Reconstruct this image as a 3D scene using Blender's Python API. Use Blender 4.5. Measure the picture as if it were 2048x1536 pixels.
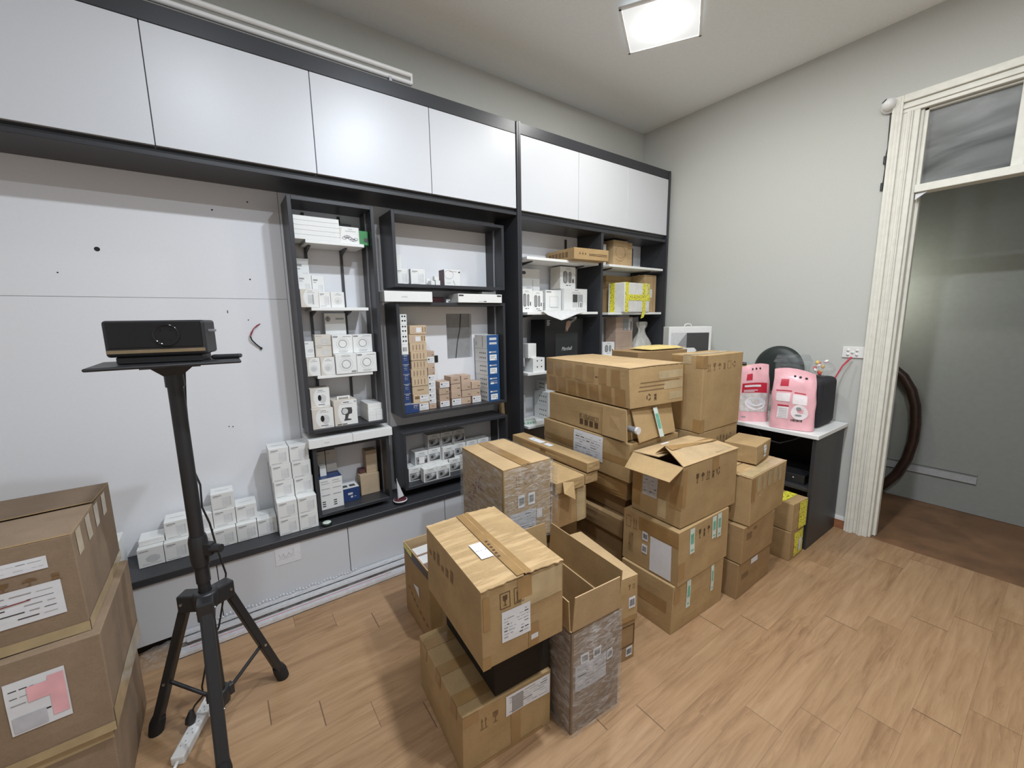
import bpy, bmesh, math, random
from mathutils import Vector, Matrix, noise

scene = bpy.context.scene
C = scene.collection
for o in list(bpy.data.objects):
    bpy.data.objects.remove(o)

# ------------------------------------------------------------------ camera
cam_d = bpy.data.cameras.new('camera')
cam_d.sensor_fit = 'HORIZONTAL'
cam_d.sensor_width = 36.0
cam_d.lens = 820.72 / 2048 * 36.0
cam_d.clip_start = 0.02
cam = bpy.data.objects.new('camera', cam_d)
R_ = Vector((0.813197, -0.581765, -0.016130))
U_ = Vector((0.103546, 0.117353, 0.987677))
W_ = Vector((0.572703, 0.804846, -0.155670))
cam.matrix_world = Matrix(((R_.x, U_.x, -W_.x, 0.0), (R_.y, U_.y, -W_.y, 0.0), (R_.z, U_.z, -W_.z, 1.5), (0, 0, 0, 1)))
C.objects.link(cam)
scene.camera = cam

# ------------------------------------------------------------------ colour management and world
vs = scene.view_settings
scene.display_settings.display_device = 'sRGB'
vs.view_transform = 'Standard'
vs.look = 'None'
vs.gamma = 1.0
vs.use_curve_mapping = False
vs.exposure = -0.17
world = bpy.data.worlds.new('world')
scene.world = world
world.use_nodes = True
world.node_tree.nodes['Background'].inputs[0].default_value = (0.5, 0.5, 0.52, 1)
world.node_tree.nodes['Background'].inputs[1].default_value = 0.0

# ------------------------------------------------------------------ lamps of the room: a grid of small ceiling LEDs
def disk_light(name, loc, power, size=0.12, col=(1.0, 0.98, 0.95), rot=(0, 0, 0)):
    l = bpy.data.lights.new(name, 'AREA')
    l.shape = 'DISK'
    l.size = size
    l.energy = power
    l.color = col
    o = bpy.data.objects.new(name, l)
    o.location = loc
    o.rotation_euler = rot
    C.objects.link(o)
    return o

LAMP_Z = 3.165
COOL = (0.83, 0.91, 1.0)
WARM = (0.98, 0.98, 0.92)
for (lx, ly, lp, lc) in ((2.27, 0.72, 10, WARM), (1.17, 0.72, 44, COOL), (0.07, 0.72, 20, COOL),
                         (2.27, -0.20, 3, WARM), (1.17, -0.20, 40, COOL), (0.07, -0.20, 5, COOL)):
    disk_light('ceiling_lamp_light', (lx, ly, LAMP_Z), lp, col=lc)
disk_light('hall_light', (4.02, 1.08, 1.68), 4.0, size=0.16, col=(0.96, 1.0, 0.86), rot=(0, math.radians(-86), 0))

# ------------------------------------------------------------------ materials
MATS = {}
def new_mat(name):
    m = bpy.data.materials.new(name)
    m.use_nodes = True
    nt = m.node_tree
    b = nt.nodes['Principled BSDF']
    MATS[name] = m
    return m, nt, b

def nd(nt, kind, **kw):
    n = nt.nodes.new(kind)
    for k, v in kw.items():
        if k in n.inputs:
            n.inputs[k].default_value = v
        else:
            setattr(n, k, v)
    return n

def lk(nt, a, ao, b, bi):
    nt.links.new(a.outputs[ao], b.inputs[bi])

def math_n(nt, op, a, b=None, c=None):
    n = nt.nodes.new('ShaderNodeMath')
    n.operation = op
    for i, s in enumerate((a, b, c)):
        if s is None:
            continue
        if isinstance(s, (int, float)):
            n.inputs[i].default_value = s
        else:
            nt.links.new(s, n.inputs[i])
    return n.outputs[0]

def c4(c):
    return (c[0], c[1], c[2], 1.0)

def plain(name, col, rough=0.6, metal=0.0, var=0.06, scale=40.0, bump=0.0, spec=0.5):
    m, nt, b = new_mat(name)
    b.inputs['Roughness'].default_value = rough
    b.inputs['Metallic'].default_value = metal
    b.inputs['Specular IOR Level'].default_value = spec
    tc = nd(nt, 'ShaderNodeTexCoord')
    nz = nd(nt, 'ShaderNodeTexNoise', Scale=scale, Detail=3.0)
    lk(nt, tc, 'Object', nz, 'Vector')
    rp = nd(nt, 'ShaderNodeValToRGB')
    rp.color_ramp.elements[0].position = 0.3
    rp.color_ramp.elements[1].position = 0.7
    rp.color_ramp.elements[0].color = c4([x * (1 - var) for x in col])
    rp.color_ramp.elements[1].color = c4([min(1, x * (1 + var)) for x in col])
    lk(nt, nz, 'Fac', rp, 'Fac')
    lk(nt, rp, 'Color', b, 'Base Color')
    if bump:
        bp = nd(nt, 'ShaderNodeBump', Strength=bump, Distance=0.002)
        lk(nt, nz, 'Fac', bp, 'Height')
        lk(nt, bp, 'Normal', b, 'Normal')
    return m

def cardboard(name, col, streak=0.0, rough=0.75):
    m, nt, b = new_mat(name)
    b.inputs['Roughness'].default_value = rough
    b.inputs['Specular IOR Level'].default_value = 0.25
    tc = nd(nt, 'ShaderNodeTexCoord')
    oi = nd(nt, 'ShaderNodeObjectInfo')
    big = nd(nt, 'ShaderNodeTexNoise', Scale=7.0, Detail=4.0, Roughness=0.65)
    fib = nd(nt, 'ShaderNodeTexNoise', Scale=160.0, Detail=2.0)
    lk(nt, tc, 'Object', big, 'Vector')
    lk(nt, tc, 'Object', fib, 'Vector')
    s = math_n(nt, 'MULTIPLY_ADD', fib.outputs['Fac'], 0.35, math_n(nt, 'MULTIPLY', big.outputs['Fac'], 0.75))
    s = math_n(nt, 'ADD', s, math_n(nt, 'MULTIPLY_ADD', oi.outputs['Random'], 0.16, -0.08))
    rp = nd(nt, 'ShaderNodeValToRGB')
    rp.color_ramp.elements[0].position = 0.3
    rp.color_ramp.elements[1].position = 0.8
    rp.color_ramp.elements[0].color = c4([x * 0.80 for x in col])
    rp.color_ramp.elements[1].color = c4([min(1, x * 1.16) for x in col])
    nt.links.new(s, rp.inputs['Fac'])
    last = rp.outputs['Color']
    if streak:
        # torn tape: pale strips running across the board
        mp = nd(nt, 'ShaderNodeMapping')
        mp.inputs['Scale'].default_value = (3.0, 34.0, 1.0)
        lk(nt, tc, 'Object', mp, 'Vector')
        st = nd(nt, 'ShaderNodeTexNoise', Scale=1.0, Detail=3.0, Roughness=0.7)
        lk(nt, mp, 'Vector', st, 'Vector')
        r2 = nd(nt, 'ShaderNodeValToRGB')
        r2.color_ramp.elements[0].position = 0.50
        r2.color_ramp.elements[1].position = 0.60
        lk(nt, st, 'Fac', r2, 'Fac')
        mx = nd(nt, 'ShaderNodeMix', data_type='RGBA')
        mx.inputs['B'].default_value = c4([min(1, x * 1.35 + 0.05) for x in col])
        nt.links.new(math_n(nt, 'MULTIPLY', r2.outputs['Color'], streak), mx.inputs['Factor'])
        nt.links.new(last, mx.inputs['A'])
        last = mx.outputs['Result']
    nt.links.new(last, b.inputs['Base Color'])
    bp = nd(nt, 'ShaderNodeBump', Strength=0.25, Distance=0.004)
    lk(nt, big, 'Fac', bp, 'Height')
    lk(nt, bp, 'Normal', b, 'Normal')
    return m

def film(name, col, amount, rough=0.12, scale=18.0, bump=0.8):
    m, nt, b = new_mat(name)
    nt.nodes.remove(b)
    out = nt.nodes['Material Output']
    tr = nd(nt, 'ShaderNodeBsdfTransparent')
    tr.inputs['Color'].default_value = c4(col)
    gl = nd(nt, 'ShaderNodeBsdfPrincipled')
    gl.inputs['Base Color'].default_value = (0.75, 0.74, 0.73, 1)
    gl.inputs['Roughness'].default_value = rough
    tc = nd(nt, 'ShaderNodeTexCoord')
    mp = nd(nt, 'ShaderNodeMapping')
    mp.inputs['Rotation'].default_value = (0.3, 0.6, 0.5)
    mp.inputs['Scale'].default_value = (1.0, 1.0, 3.0)
    lk(nt, tc, 'Object', mp, 'Vector')
    nz = nd(nt, 'ShaderNodeTexNoise', Scale=scale, Detail=4.0, Roughness=0.6, Distortion=1.2)
    lk(nt, mp, 'Vector', nz, 'Vector')
    bp = nd(nt, 'ShaderNodeBump', Strength=bump, Distance=0.02)
    lk(nt, nz, 'Fac', bp, 'Height')
    lk(nt, bp, 'Normal', gl, 'Normal')
    mx = nd(nt, 'ShaderNodeMixShader')
    rp = nd(nt, 'ShaderNodeValToRGB')
    rp.color_ramp.elements[0].position = 0.42
    rp.color_ramp.elements[1].position = 0.72
    rp.color_ramp.elements[0].color = (amount * 0.5,) * 3 + (1,)
    rp.color_ramp.elements[1].color = (min(1, amount * 2.4),) * 3 + (1,)
    lk(nt, nz, 'Fac', rp, 'Fac')
    lk(nt, rp, 'Color', mx, 'Fac')
    lk(nt, tr, 0, mx, 1)
    lk(nt, gl, 0, mx, 2)
    lk(nt, mx, 0, out, 'Surface')
    return m

def emit(name, col, s):
    m, nt, b = new_mat(name)
    b.inputs['Base Color'].default_value = (0.8, 0.8, 0.8, 1)
    b.inputs['Emission Color'].default_value = c4(col)
    b.inputs['Emission Strength'].default_value = s
    return m

def floor_mat():
    m, nt, b = new_mat('oak_laminate')
    tc = nd(nt, 'ShaderNodeTexCoord')
    sp = nd(nt, 'ShaderNodeSeparateXYZ')
    lk(nt, tc, 'Object', sp, 0)
    x, y = sp.outputs[0], sp.outputs[1]
    ry = math_n(nt, 'DIVIDE', math_n(nt, 'SUBTRACT', y, 0.1), 0.1272)
    row = math_n(nt, 'FLOOR', ry)
    fy = math_n(nt, 'SUBTRACT', ry, row)
    xs = math_n(nt, 'DIVIDE', math_n(nt, 'ADD', math_n(nt, 'SUBTRACT', x, 2.024), math_n(nt, 'MULTIPLY', row, 0.1674)), 0.825)
    col = math_n(nt, 'FLOOR', xs)
    fx = math_n(nt, 'SUBTRACT', xs, col)
    cb = nd(nt, 'ShaderNodeCombineXYZ')
    nt.links.new(row, cb.inputs[0])
    nt.links.new(col, cb.inputs[1])
    wn = nd(nt, 'ShaderNodeTexWhiteNoise', noise_dimensions='3D')
    lk(nt, cb, 0, wn, 'Vector')
    rnd = wn.outputs['Value']
    # grain, stretched along the plank
    g = nd(nt, 'ShaderNodeCombineXYZ')
    nt.links.new(math_n(nt, 'MULTIPLY_ADD', x, 1.6, math_n(nt, 'MULTIPLY', rnd, 37.0)), g.inputs[0])
    nt.links.new(math_n(nt, 'MULTIPLY', y, 15.0), g.inputs[1])
    nt.links.new(math_n(nt, 'MULTIPLY', rnd, 9.0), g.inputs[2])
    n1 = nd(nt, 'ShaderNodeTexNoise', Scale=1.3, Detail=5.0, Roughness=0.62, Distortion=1.1)
    lk(nt, g, 0, n1, 'Vector')
    g2 = nd(nt, 'ShaderNodeCombineXYZ')
    nt.links.new(math_n(nt, 'MULTIPLY', x, 4.0), g2.inputs[0])
    nt.links.new(math_n(nt, 'MULTIPLY_ADD', y, 120.0, math_n(nt, 'MULTIPLY', n1.outputs['Fac'], 10.0)), g2.inputs[1])
    n2 = nd(nt, 'ShaderNodeTexNoise', Scale=1.0, Detail=3.0)
    lk(nt, g2, 0, n2, 'Vector')
    s = math_n(nt, 'MULTIPLY_ADD', n2.outputs['Fac'], 0.38, math_n(nt, 'MULTIPLY', n1.outputs['Fac'], 0.66))
    s = math_n(nt, 'ADD', s, math_n(nt, 'MULTIPLY_ADD', rnd, 0.14, -0.09))
    rp = nd(nt, 'ShaderNodeValToRGB')
    e = rp.color_ramp.elements
    e[0].position = 0.22
    e[0].color = (0.205, 0.108, 0.052, 1)
    e[1].position = 0.84
    e[1].color = (0.490, 0.320, 0.180, 1)
    e2 = rp.color_ramp.elements.new(0.45)
    e2.color = (0.345, 0.205, 0.104, 1)
    e3 = rp.color_ramp.elements.new(0.6)
    e3.color = (0.405, 0.250, 0.134, 1)
    nt.links.new(s, rp.inputs['Fac'])
    # seams: faint along the plank, darker at the butt ends
    ey = math_n(nt, 'MINIMUM', fy, math_n(nt, 'SUBTRACT', 1.0, fy))
    sy = math_n(nt, 'MULTIPLY', math_n(nt, 'LESS_THAN', ey, 0.007), 0.35)
    ex = math_n(nt, 'MINIMUM', fx, math_n(nt, 'SUBTRACT', 1.0, fx))
    sx = math_n(nt, 'MULTIPLY', math_n(nt, 'LESS_THAN', ex, 0.0028), math_n(nt, 'GREATER_THAN', rnd, 0.25))
    sx = math_n(nt, 'MULTIPLY', sx, 0.75)
    seam = math_n(nt, 'MAXIMUM', sx, sy)
    mx = nd(nt, 'ShaderNodeMix', data_type='RGBA')
    mx.inputs['B'].default_value = (0.10, 0.055, 0.03, 1)
    nt.links.new(seam, mx.inputs['Factor'])
    lk(nt, rp, 'Color', mx, 'A')
    nt.links.new(mx.outputs['Result'], b.inputs['Base Color'])
    b.inputs['Roughness'].default_value = 0.42
    bp = nd(nt, 'ShaderNodeBump', Strength=0.08, Distance=0.003)
    lk(nt, n2, 'Fac', bp, 'Height')
    lk(nt, bp, 'Normal', b, 'Normal')
    return m

def laminate(name, col, rough):
    m, nt, b = new_mat(name)
    tc = nd(nt, 'ShaderNodeTexCoord')
    nz = nd(nt, 'ShaderNodeTexNoise', Scale=420.0, Detail=2.0)
    lk(nt, tc, 'Object', nz, 'Vector')
    rp = nd(nt, 'ShaderNodeValToRGB')
    rp.color_ramp.elements[0].color = c4([x * 0.6 for x in col])
    rp.color_ramp.elements[1].color = c4([x * 1.4 for x in col])
    lk(nt, nz, 'Fac', rp, 'Fac')
    lk(nt, rp, 'Color', b, 'Base Color')
    b.inputs['Roughness'].default_value = rough
    b.inputs['Specular IOR Level'].default_value = 0.4
    return m

def hazard_mat():
    m, nt, b = new_mat('yellow_caution_tape')
    tc = nd(nt, 'ShaderNodeTexCoord')
    nz = nd(nt, 'ShaderNodeTexNoise', Scale=90.0, Detail=2.0)
    lk(nt, tc, 'Object', nz, 'Vector')
    rp = nd(nt, 'ShaderNodeValToRGB')
    rp.color_ramp.interpolation = 'CONSTANT'
    rp.color_ramp.elements[0].color = (0.10, 0.10, 0.02, 1)
    rp.color_ramp.elements[1].position = 0.40
    rp.color_ramp.elements[1].color = (0.78, 0.72, 0.07, 1)
    lk(nt, nz, 'Fac', rp, 'Fac')
    lk(nt, rp, 'Color', b, 'Base Color')
    b.inputs['Roughness'].default_value = 0.3
    return m

floor_mat()
hazard_mat()
plain('wall_paint', (0.54, 0.54, 0.505), 0.9, var=0.02, scale=120, bump=0.05)
plain('ceiling_paint', (0.90, 0.92, 0.92), 0.9, var=0.02, scale=60)
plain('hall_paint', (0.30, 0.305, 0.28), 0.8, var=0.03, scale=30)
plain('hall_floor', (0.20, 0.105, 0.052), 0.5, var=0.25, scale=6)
plain('cream_gloss_paint', (0.74, 0.72, 0.64), 0.42, var=0.05, scale=25)
plain('skirting_wood', (0.32, 0.13, 0.06), 0.5, var=0.2, scale=20)
plain('bounce_white', (0.85, 0.85, 0.84), 0.9, var=0.01)  # unseen left and front walls, made whiter to bounce more light
plain('white_panel', (0.82, 0.82, 0.84), 0.55, var=0.01, scale=90)
plain('white_door', (0.63, 0.64, 0.665), 0.35, var=0.012, scale=200)
laminate('dark_laminate', (0.038, 0.039, 0.044), 0.36)
laminate('desk_laminate', (0.036, 0.035, 0.037), 0.45)
plain('white_board', (0.82, 0.82, 0.80), 0.4, var=0.01)
plain('aluminium', (0.62, 0.62, 0.63), 0.32, 1.0)
plain('bright_aluminium', (0.88, 0.88, 0.90), 0.26, 0.35)
plain('steel_grey', (0.35, 0.35, 0.37), 0.4, 0.6)
plain('dark_bracket', (0.05, 0.05, 0.055), 0.45)
plain('gap_black', (0.012, 0.012, 0.013), 0.7)
cardboard('card', (0.415, 0.278, 0.134))
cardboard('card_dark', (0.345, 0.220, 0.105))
cardboard('card_light', (0.50, 0.345, 0.185))
cardboard('card_inside', (0.47, 0.335, 0.19))
cardboard('card_streak', (0.44, 0.295, 0.145), streak=0.55)
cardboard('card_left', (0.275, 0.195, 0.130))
cardboard('kraft_pink', (0.52, 0.385, 0.30))
cardboard('kraft_tan', (0.56, 0.43, 0.29))
cardboard('black_card', (0.020, 0.014, 0.010))
plain('tape', (0.34, 0.205, 0.085), 0.16, var=0.10, scale=14, bump=0.3)
plain('tape_pale', (0.46, 0.35, 0.20), 0.18, var=0.12, scale=14, bump=0.3)
plain('paper', (0.72, 0.72, 0.74), 0.7, var=0.03)
plain('paper_grey', (0.50, 0.50, 0.53), 0.6, var=0.08)
plain('ink', (0.035, 0.03, 0.03), 0.6)
plain('ink_soft', (0.32, 0.31, 0.31), 0.6)
plain('print_brown', (0.085, 0.045, 0.02), 0.7, var=0.15, scale=60)
plain('print_faint', (0.20, 0.115, 0.05), 0.7, var=0.2, scale=60)
plain('red_ink', (0.22, 0.03, 0.03), 0.6)
plain('green_print', (0.16, 0.42, 0.30), 0.5, var=0.15, scale=80)
plain('green_pale', (0.62, 0.70, 0.63), 0.4, var=0.06)
plain('pack_white', (0.80, 0.80, 0.78), 0.42, var=0.015)
plain('pack_cream', (0.66, 0.61, 0.54), 0.5, var=0.03)
plain('pack_line', (0.40, 0.40, 0.41), 0.5)
plain('pack_tint', (0.60, 0.60, 0.60), 0.45)
plain('pack_grey', (0.30, 0.30, 0.30), 0.5)
plain('pack_dark', (0.060, 0.058, 0.058), 0.45)
plain('pack_blue', (0.022, 0.050, 0.16), 0.4)
plain('pack_blue_bright', (0.018, 0.085, 0.25), 0.4)
plain('pack_maroon', (0.09, 0.018, 0.025), 0.4)
plain('pack_green', (0.05, 0.26, 0.08), 0.5)
plain('pack_slate', (0.028, 0.030, 0.031), 0.5)
plain('pack_black', (0.008, 0.008, 0.009), 0.45)
plain('photo_skin', (0.52, 0.33, 0.25), 0.5)
plain('pine_board', (0.28, 0.185, 0.09), 0.7, var=0.12, scale=9)
plain('black_plastic', (0.022, 0.022, 0.024), 0.38, bump=0.05, scale=300)
plain('black_gloss', (0.010, 0.010, 0.011), 0.08)
plain('black_powder', (0.020, 0.020, 0.022), 0.42, bump=0.1, scale=500)
plain('bronze', (0.42, 0.32, 0.20), 0.3, 0.8)
plain('rubber', (0.012, 0.012, 0.013), 0.7)
plain('white_plastic', (0.78, 0.77, 0.75), 0.35, var=0.015)
plain('grey_plastic', (0.42, 0.42, 0.42), 0.45)
plain('pink_bag', (0.82, 0.44, 0.47), 0.20, var=0.10, scale=16, bump=0.5)
plain('red_print', (0.52, 0.02, 0.045), 0.35)
plain('bag_white', (0.86, 0.78, 0.78), 0.3)
plain('rice_print', (0.62, 0.58, 0.55), 0.4, var=0.2, scale=40)
plain('cloth_white', (0.62, 0.60, 0.55), 0.85, var=0.08, scale=30, bump=0.6)
plain('styrofoam', (0.72, 0.71, 0.68), 0.8, var=0.07, scale=20)
plain('yellow_envelope', (0.72, 0.56, 0.22), 0.6, var=0.08)
plain('black_fabric', (0.022, 0.021, 0.026), 0.8, var=0.2, scale=300)
plain('wok_black', (0.020, 0.028, 0.026), 0.45)
plain('stair_wood', (0.045, 0.022, 0.015), 0.4, var=0.25, scale=14)
plain('red_wire', (0.32, 0.03, 0.05), 0.5)
plain('yellow_sweet', (0.80, 0.55, 0.12), 0.35)
plain('red_sweet', (0.65, 0.05, 0.05), 0.35)
plain('mail_bag', (0.66, 0.66, 0.66), 0.35, bump=0.3)
plain('dark_tube', (0.03, 0.05, 0.05), 0.4)
film('stretch_film', (0.97, 0.97, 0.97), 0.22)
film('clear_film', (0.99, 0.99, 0.99), 0.13, scale=35)
plain('pack_faint', (0.70, 0.70, 0.70), 0.45)
film('clear_plastic', (0.90, 0.92, 0.92), 0.10, rough=0.08, scale=6, bump=0.2)
film('window_glass', (0.66, 0.70, 0.70), 0.14, rough=0.30, scale=0.8, bump=0.02)
emit('lamp_core', (1.0, 1.0, 0.97), 260.0)
emit('lamp_plate', (0.93, 0.97, 1.0), 0.55)
M = MATS

# ------------------------------------------------------------------ mesh helpers
class MB:
    def __init__(s):
        s.v = []; s.f = []; s.m = []; s.s = []; s.mats = []
    def mi(s, name):
        if name not in s.mats:
            s.mats.append(name)
        return s.mats.index(name)
    def face(s, pts, mat, smooth=False):
        n = len(s.v)
        s.v += [tuple(p) for p in pts]
        s.f.append(tuple(range(n, n + len(pts))))
        s.m.append(s.mi(mat)); s.s.append(smooth)
    def raw(s, vs, fs, mat, smooth=False):
        n = len(s.v)
        s.v += [tuple(p) for p in vs]
        k = s.mi(mat)
        for f in fs:
            s.f.append(tuple(n + i for i in f)); s.m.append(k); s.s.append(smooth)
    def box(s, x0, y0, z0, x1, y1, z1, mat, xf=None):
        vs = [Vector((x, y, z)) for z in (z0, z1) for y in (y0, y1) for x in (x0, x1)]
        if xf is not None:
            vs = [xf @ v for v in vs]
        s.raw(vs, [(0, 2, 3, 1), (4, 5, 7, 6), (0, 1, 5, 4), (2, 6, 7, 3), (0, 4, 6, 2), (1, 3, 7, 5)], mat)
    def tube(s, pts, r, mat, n=8, smooth=True, caps=True, flat=1.0):
        pts = [Vector(p) for p in pts]
        rs = r if isinstance(r, (list, tuple)) else [r] * len(pts)
        rings = []
        up = None
        for i, p in enumerate(pts):
            a = pts[max(0, i - 1)]; b = pts[min(len(pts) - 1, i + 1)]
            t = (b - a).normalized()
            if up is None:
                up = t.orthogonal().normalized()
            else:
                up = (up - t * up.dot(t)).normalized()
            sd = t.cross(up)
            rings.append([p + (up * math.cos(2 * math.pi * k / n) + sd * math.sin(2 * math.pi * k / n) * flat) * rs[i] for k in range(n)])
        vs = [v for ring in rings for v in ring]
        fs = []
        for i in range(len(rings) - 1):
            for k in range(n):
                fs.append((i * n + k, i * n + (k + 1) % n, (i + 1) * n + (k + 1) % n, (i + 1) * n + k))
        s.raw(vs, fs, mat, smooth)
        if caps:
            s.face(rings[0][::-1], mat); s.face(rings[-1], mat)
    def lathe(s, prof, mat, n=24, c=(0, 0, 0), xf=None, smooth=True):
        vs = []
        for (r, z) in prof:
            for k in range(n):
                a = 2 * math.pi * k / n
                v = Vector((c[0] + r * math.cos(a), c[1] + r * math.sin(a), c[2] + z))
                vs.append(xf @ v if xf is not None else v)
        fs = []
        for i in range(len(prof) - 1):
            for k in range(n):
                fs.append((i * n + k, i * n + (k + 1) % n, (i + 1) * n + (k + 1) % n, (i + 1) * n + k))
        s.raw(vs, fs, mat, smooth)
    def poly(s, pts2, P, mat):
        s.face([P(u, v) for u, v in pts2], mat)
    def build(s, name, parent=None, bevel=0.0, seg=1, merge=False):
        me = bpy.data.meshes.new(name)
        me.from_pydata(s.v, [], s.f)
        for k in s.mats:
            me.materials.append(M[k])
        me.polygons.foreach_set('material_index', s.m)
        me.polygons.foreach_set('use_smooth', s.s)
        if merge:
            bm = bmesh.new(); bm.from_mesh(me)
            bmesh.ops.remove_doubles(bm, verts=bm.verts, dist=1e-5)
            bm.to_mesh(me); bm.free()
        me.update()
        o = bpy.data.objects.new(name, me)
        C.objects.link(o)
        if parent is not None:
            o.parent = parent
        if bevel:
            b = o.modifiers.new('bevel', 'BEVEL')
            b.width = bevel; b.segments = seg; b.limit_method = 'ANGLE'; b.angle_limit = math.radians(50)
        return o

def tag(o, label, cat, group=None, kind=None):
    o['label'] = label; o['category'] = cat
    if group: o['group'] = group
    if kind: o['kind'] = kind
    return o

def struct(o):
    o['kind'] = 'structure'
    return o

def empty(name, loc, rz=0.0):
    o = bpy.data.objects.new(name, None)
    o.empty_display_size = 0.05
    o.location = loc; o.rotation_euler = (0, 0, rz)
    C.objects.link(o)
    return o

_txt = {}
def text_geo(s, shear=0.0):
    key = (s, shear)
    if key not in _txt:
        cu = bpy.data.curves.new('t', 'FONT')
        cu.body = s; cu.size = 1.0; cu.shear = shear; cu.resolution_u = 2
        o = bpy.data.objects.new('t', cu)
        C.objects.link(o)
        dg = bpy.context.evaluated_depsgraph_get()
        me = bpy.data.meshes.new_from_object(o.evaluated_get(dg))
        vs = [(v.co.x, v.co.y) for v in me.vertices]
        fs = [tuple(p.vertices) for p in me.polygons]
        bpy.data.objects.remove(o); bpy.data.curves.remove(cu); bpy.data.meshes.remove(me)
        w = max(v[0] for v in vs)
        _txt[key] = ([(v[0] / w, v[1]) for v in vs], fs)
    return _txt[key]

def put_text(mb, s, P, u0, v0, u1, v1, mat, shear=0.0, flip=False):
    """text fitted into the rectangle u0..u1 x v0..v1 of the surface P(u, v)"""
    vs, fs = text_geo(s, shear)
    out = []
    for a, b in vs:
        if flip:
            a, b = 1 - a, 0.7 - b
        out.append(P(u0 + (u1 - u0) * a, v0 + (v1 - v0) * b / 0.72))
    mb.raw(out, fs, mat)
# ------------------------------------------------------------------ room shell
XL, XR, YF, YB, ZC = -2.4, 3.459, -2.2, 2.655, 3.197
def slab(name, x0, y0, z0, x1, y1, z1, mat):
    m = MB(); m.box(x0, y0, z0, x1, y1, z1, mat)
    return struct(m.build(name))
slab('floor', XL, YF, -0.08, XR, YB, 0.0, 'oak_laminate')
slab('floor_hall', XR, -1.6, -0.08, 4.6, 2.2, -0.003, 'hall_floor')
slab('ceiling', XL - 0.1, YF - 0.1, ZC, 4.6, YB + 0.1, ZC + 0.08, 'ceiling_paint')
slab('wall_back', XL - 0.1, YB, 0, 3.56, YB + 0.1, ZC, 'wall_paint')
slab('wall_left', XL - 0.1, YF, 0, XL, YB, ZC, 'bounce_white')
slab('wall_front', XL - 0.1, YF - 0.1, 0, 3.56, YF, ZC, 'bounce_white')
DY0, DY1, DZ = -0.25, 0.72, 2.665
m = MB()
m.box(XR, DY1, 0, XR + 0.09, YB, ZC, 'wall_paint')
m.box(XR, YF, 0, XR + 0.09, DY0, ZC, 'wall_paint')
m.box(XR, DY0, DZ, XR + 0.09, DY1, ZC, 'wall_paint')
struct(m.build('wall_right'))
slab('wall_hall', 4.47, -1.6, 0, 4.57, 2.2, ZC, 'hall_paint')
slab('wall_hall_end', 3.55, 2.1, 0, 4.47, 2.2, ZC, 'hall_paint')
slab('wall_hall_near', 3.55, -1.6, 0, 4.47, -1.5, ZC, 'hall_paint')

# door casing: stepped mouldings round the opening
m = MB()
def casing(sgn, ye):
    for a, b, t in ((0.0, 0.028, 0.020), (0.028, 0.056, 0.029), (0.056, 0.076, 0.018), (0.076, 0.125, 0.032)):
        y0, y1 = sorted((ye + sgn * a, ye + sgn * b))
        m.box(XR - t, y0, 0, XR, y1, DZ + (0.098 if b > 0.1 else 0.0), 'cream_gloss_paint')
    for k in (0.040, 0.092, 0.108):
        m.tube([(XR - 0.030, ye + sgn * k, 0.0), (XR - 0.030, ye + sgn * k, DZ + (0.09 if k > 0.08 else 0.0))], 0.0055, 'cream_gloss_paint', 6)
casing(1, DY1)
casing(-1, DY0)
for a, b, t in ((0.0, 0.021, 0.020), (0.021, 0.042, 0.029), (0.042, 0.057, 0.018), (0.057, 0.098, 0.034)):
    m.box(XR - t, DY0 - 0.076, DZ + a, XR, DY1 + 0.076, DZ + b, 'cream_gloss_paint')
m.box(XR, DY1 - 0.014, 0, XR + 0.09, DY1, DZ, 'cream_gloss_paint')
m.box(XR, DY0, 0, XR + 0.09, DY0 + 0.014, DZ, 'cream_gloss_paint')
m.box(XR + 0.05, DY1 - 0.03, 0, XR + 0.09, DY1 - 0.014, 2.2, 'cream_gloss_paint')
struct(m.build('trim_1', bevel=0.002))
# transom light over the door
m = MB()
m.box(XR - 0.012, DY0, 2.203, XR + 0.075, DY1 - 0.014, 2.246, 'cream_gloss_paint')
m.box(XR + 0.01, 0.300, 2.246, XR + 0.06, 0.346, DZ, 'cream_gloss_paint')
m.box(XR + 0.01, DY1 - 0.032, 2.246, XR + 0.06, DY1 - 0.014, DZ, 'cream_gloss_paint')
m.box(XR + 0.01, DY0, DZ - 0.012, XR + 0.06, DY1 - 0.014, DZ, 'cream_gloss_paint')
w1 = struct(m.build('window_1', bevel=0.002))
for y0, y1 in ((0.346, DY1 - 0.032), (DY0, 0.300)):
    m = MB(); m.box(XR + 0.033, y0, 2.246, XR + 0.037, y1, DZ - 0.012, 'window_glass'); m.build('pane', w1)
# skirtings
m = MB()
m.box(XR - 0.012, DY1 + 0.125, 0, XR, 2.33, 0.062, 'skirting_wood')
m.box(XR - 0.010, DY1 + 0.125, 0.062, XR, 2.33, 0.085, 'white_board')
struct(m.build('baseboard_right'))
m = MB()
m.box(4.455, 0.36, 0.235, 4.47, 1.0, 0.285, 'grey_plastic')
m.box(4.46, 0.36, 0.300, 4.47, 1.0, 0.312, 'hall_paint')
struct(m.build('trim_2'))

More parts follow.
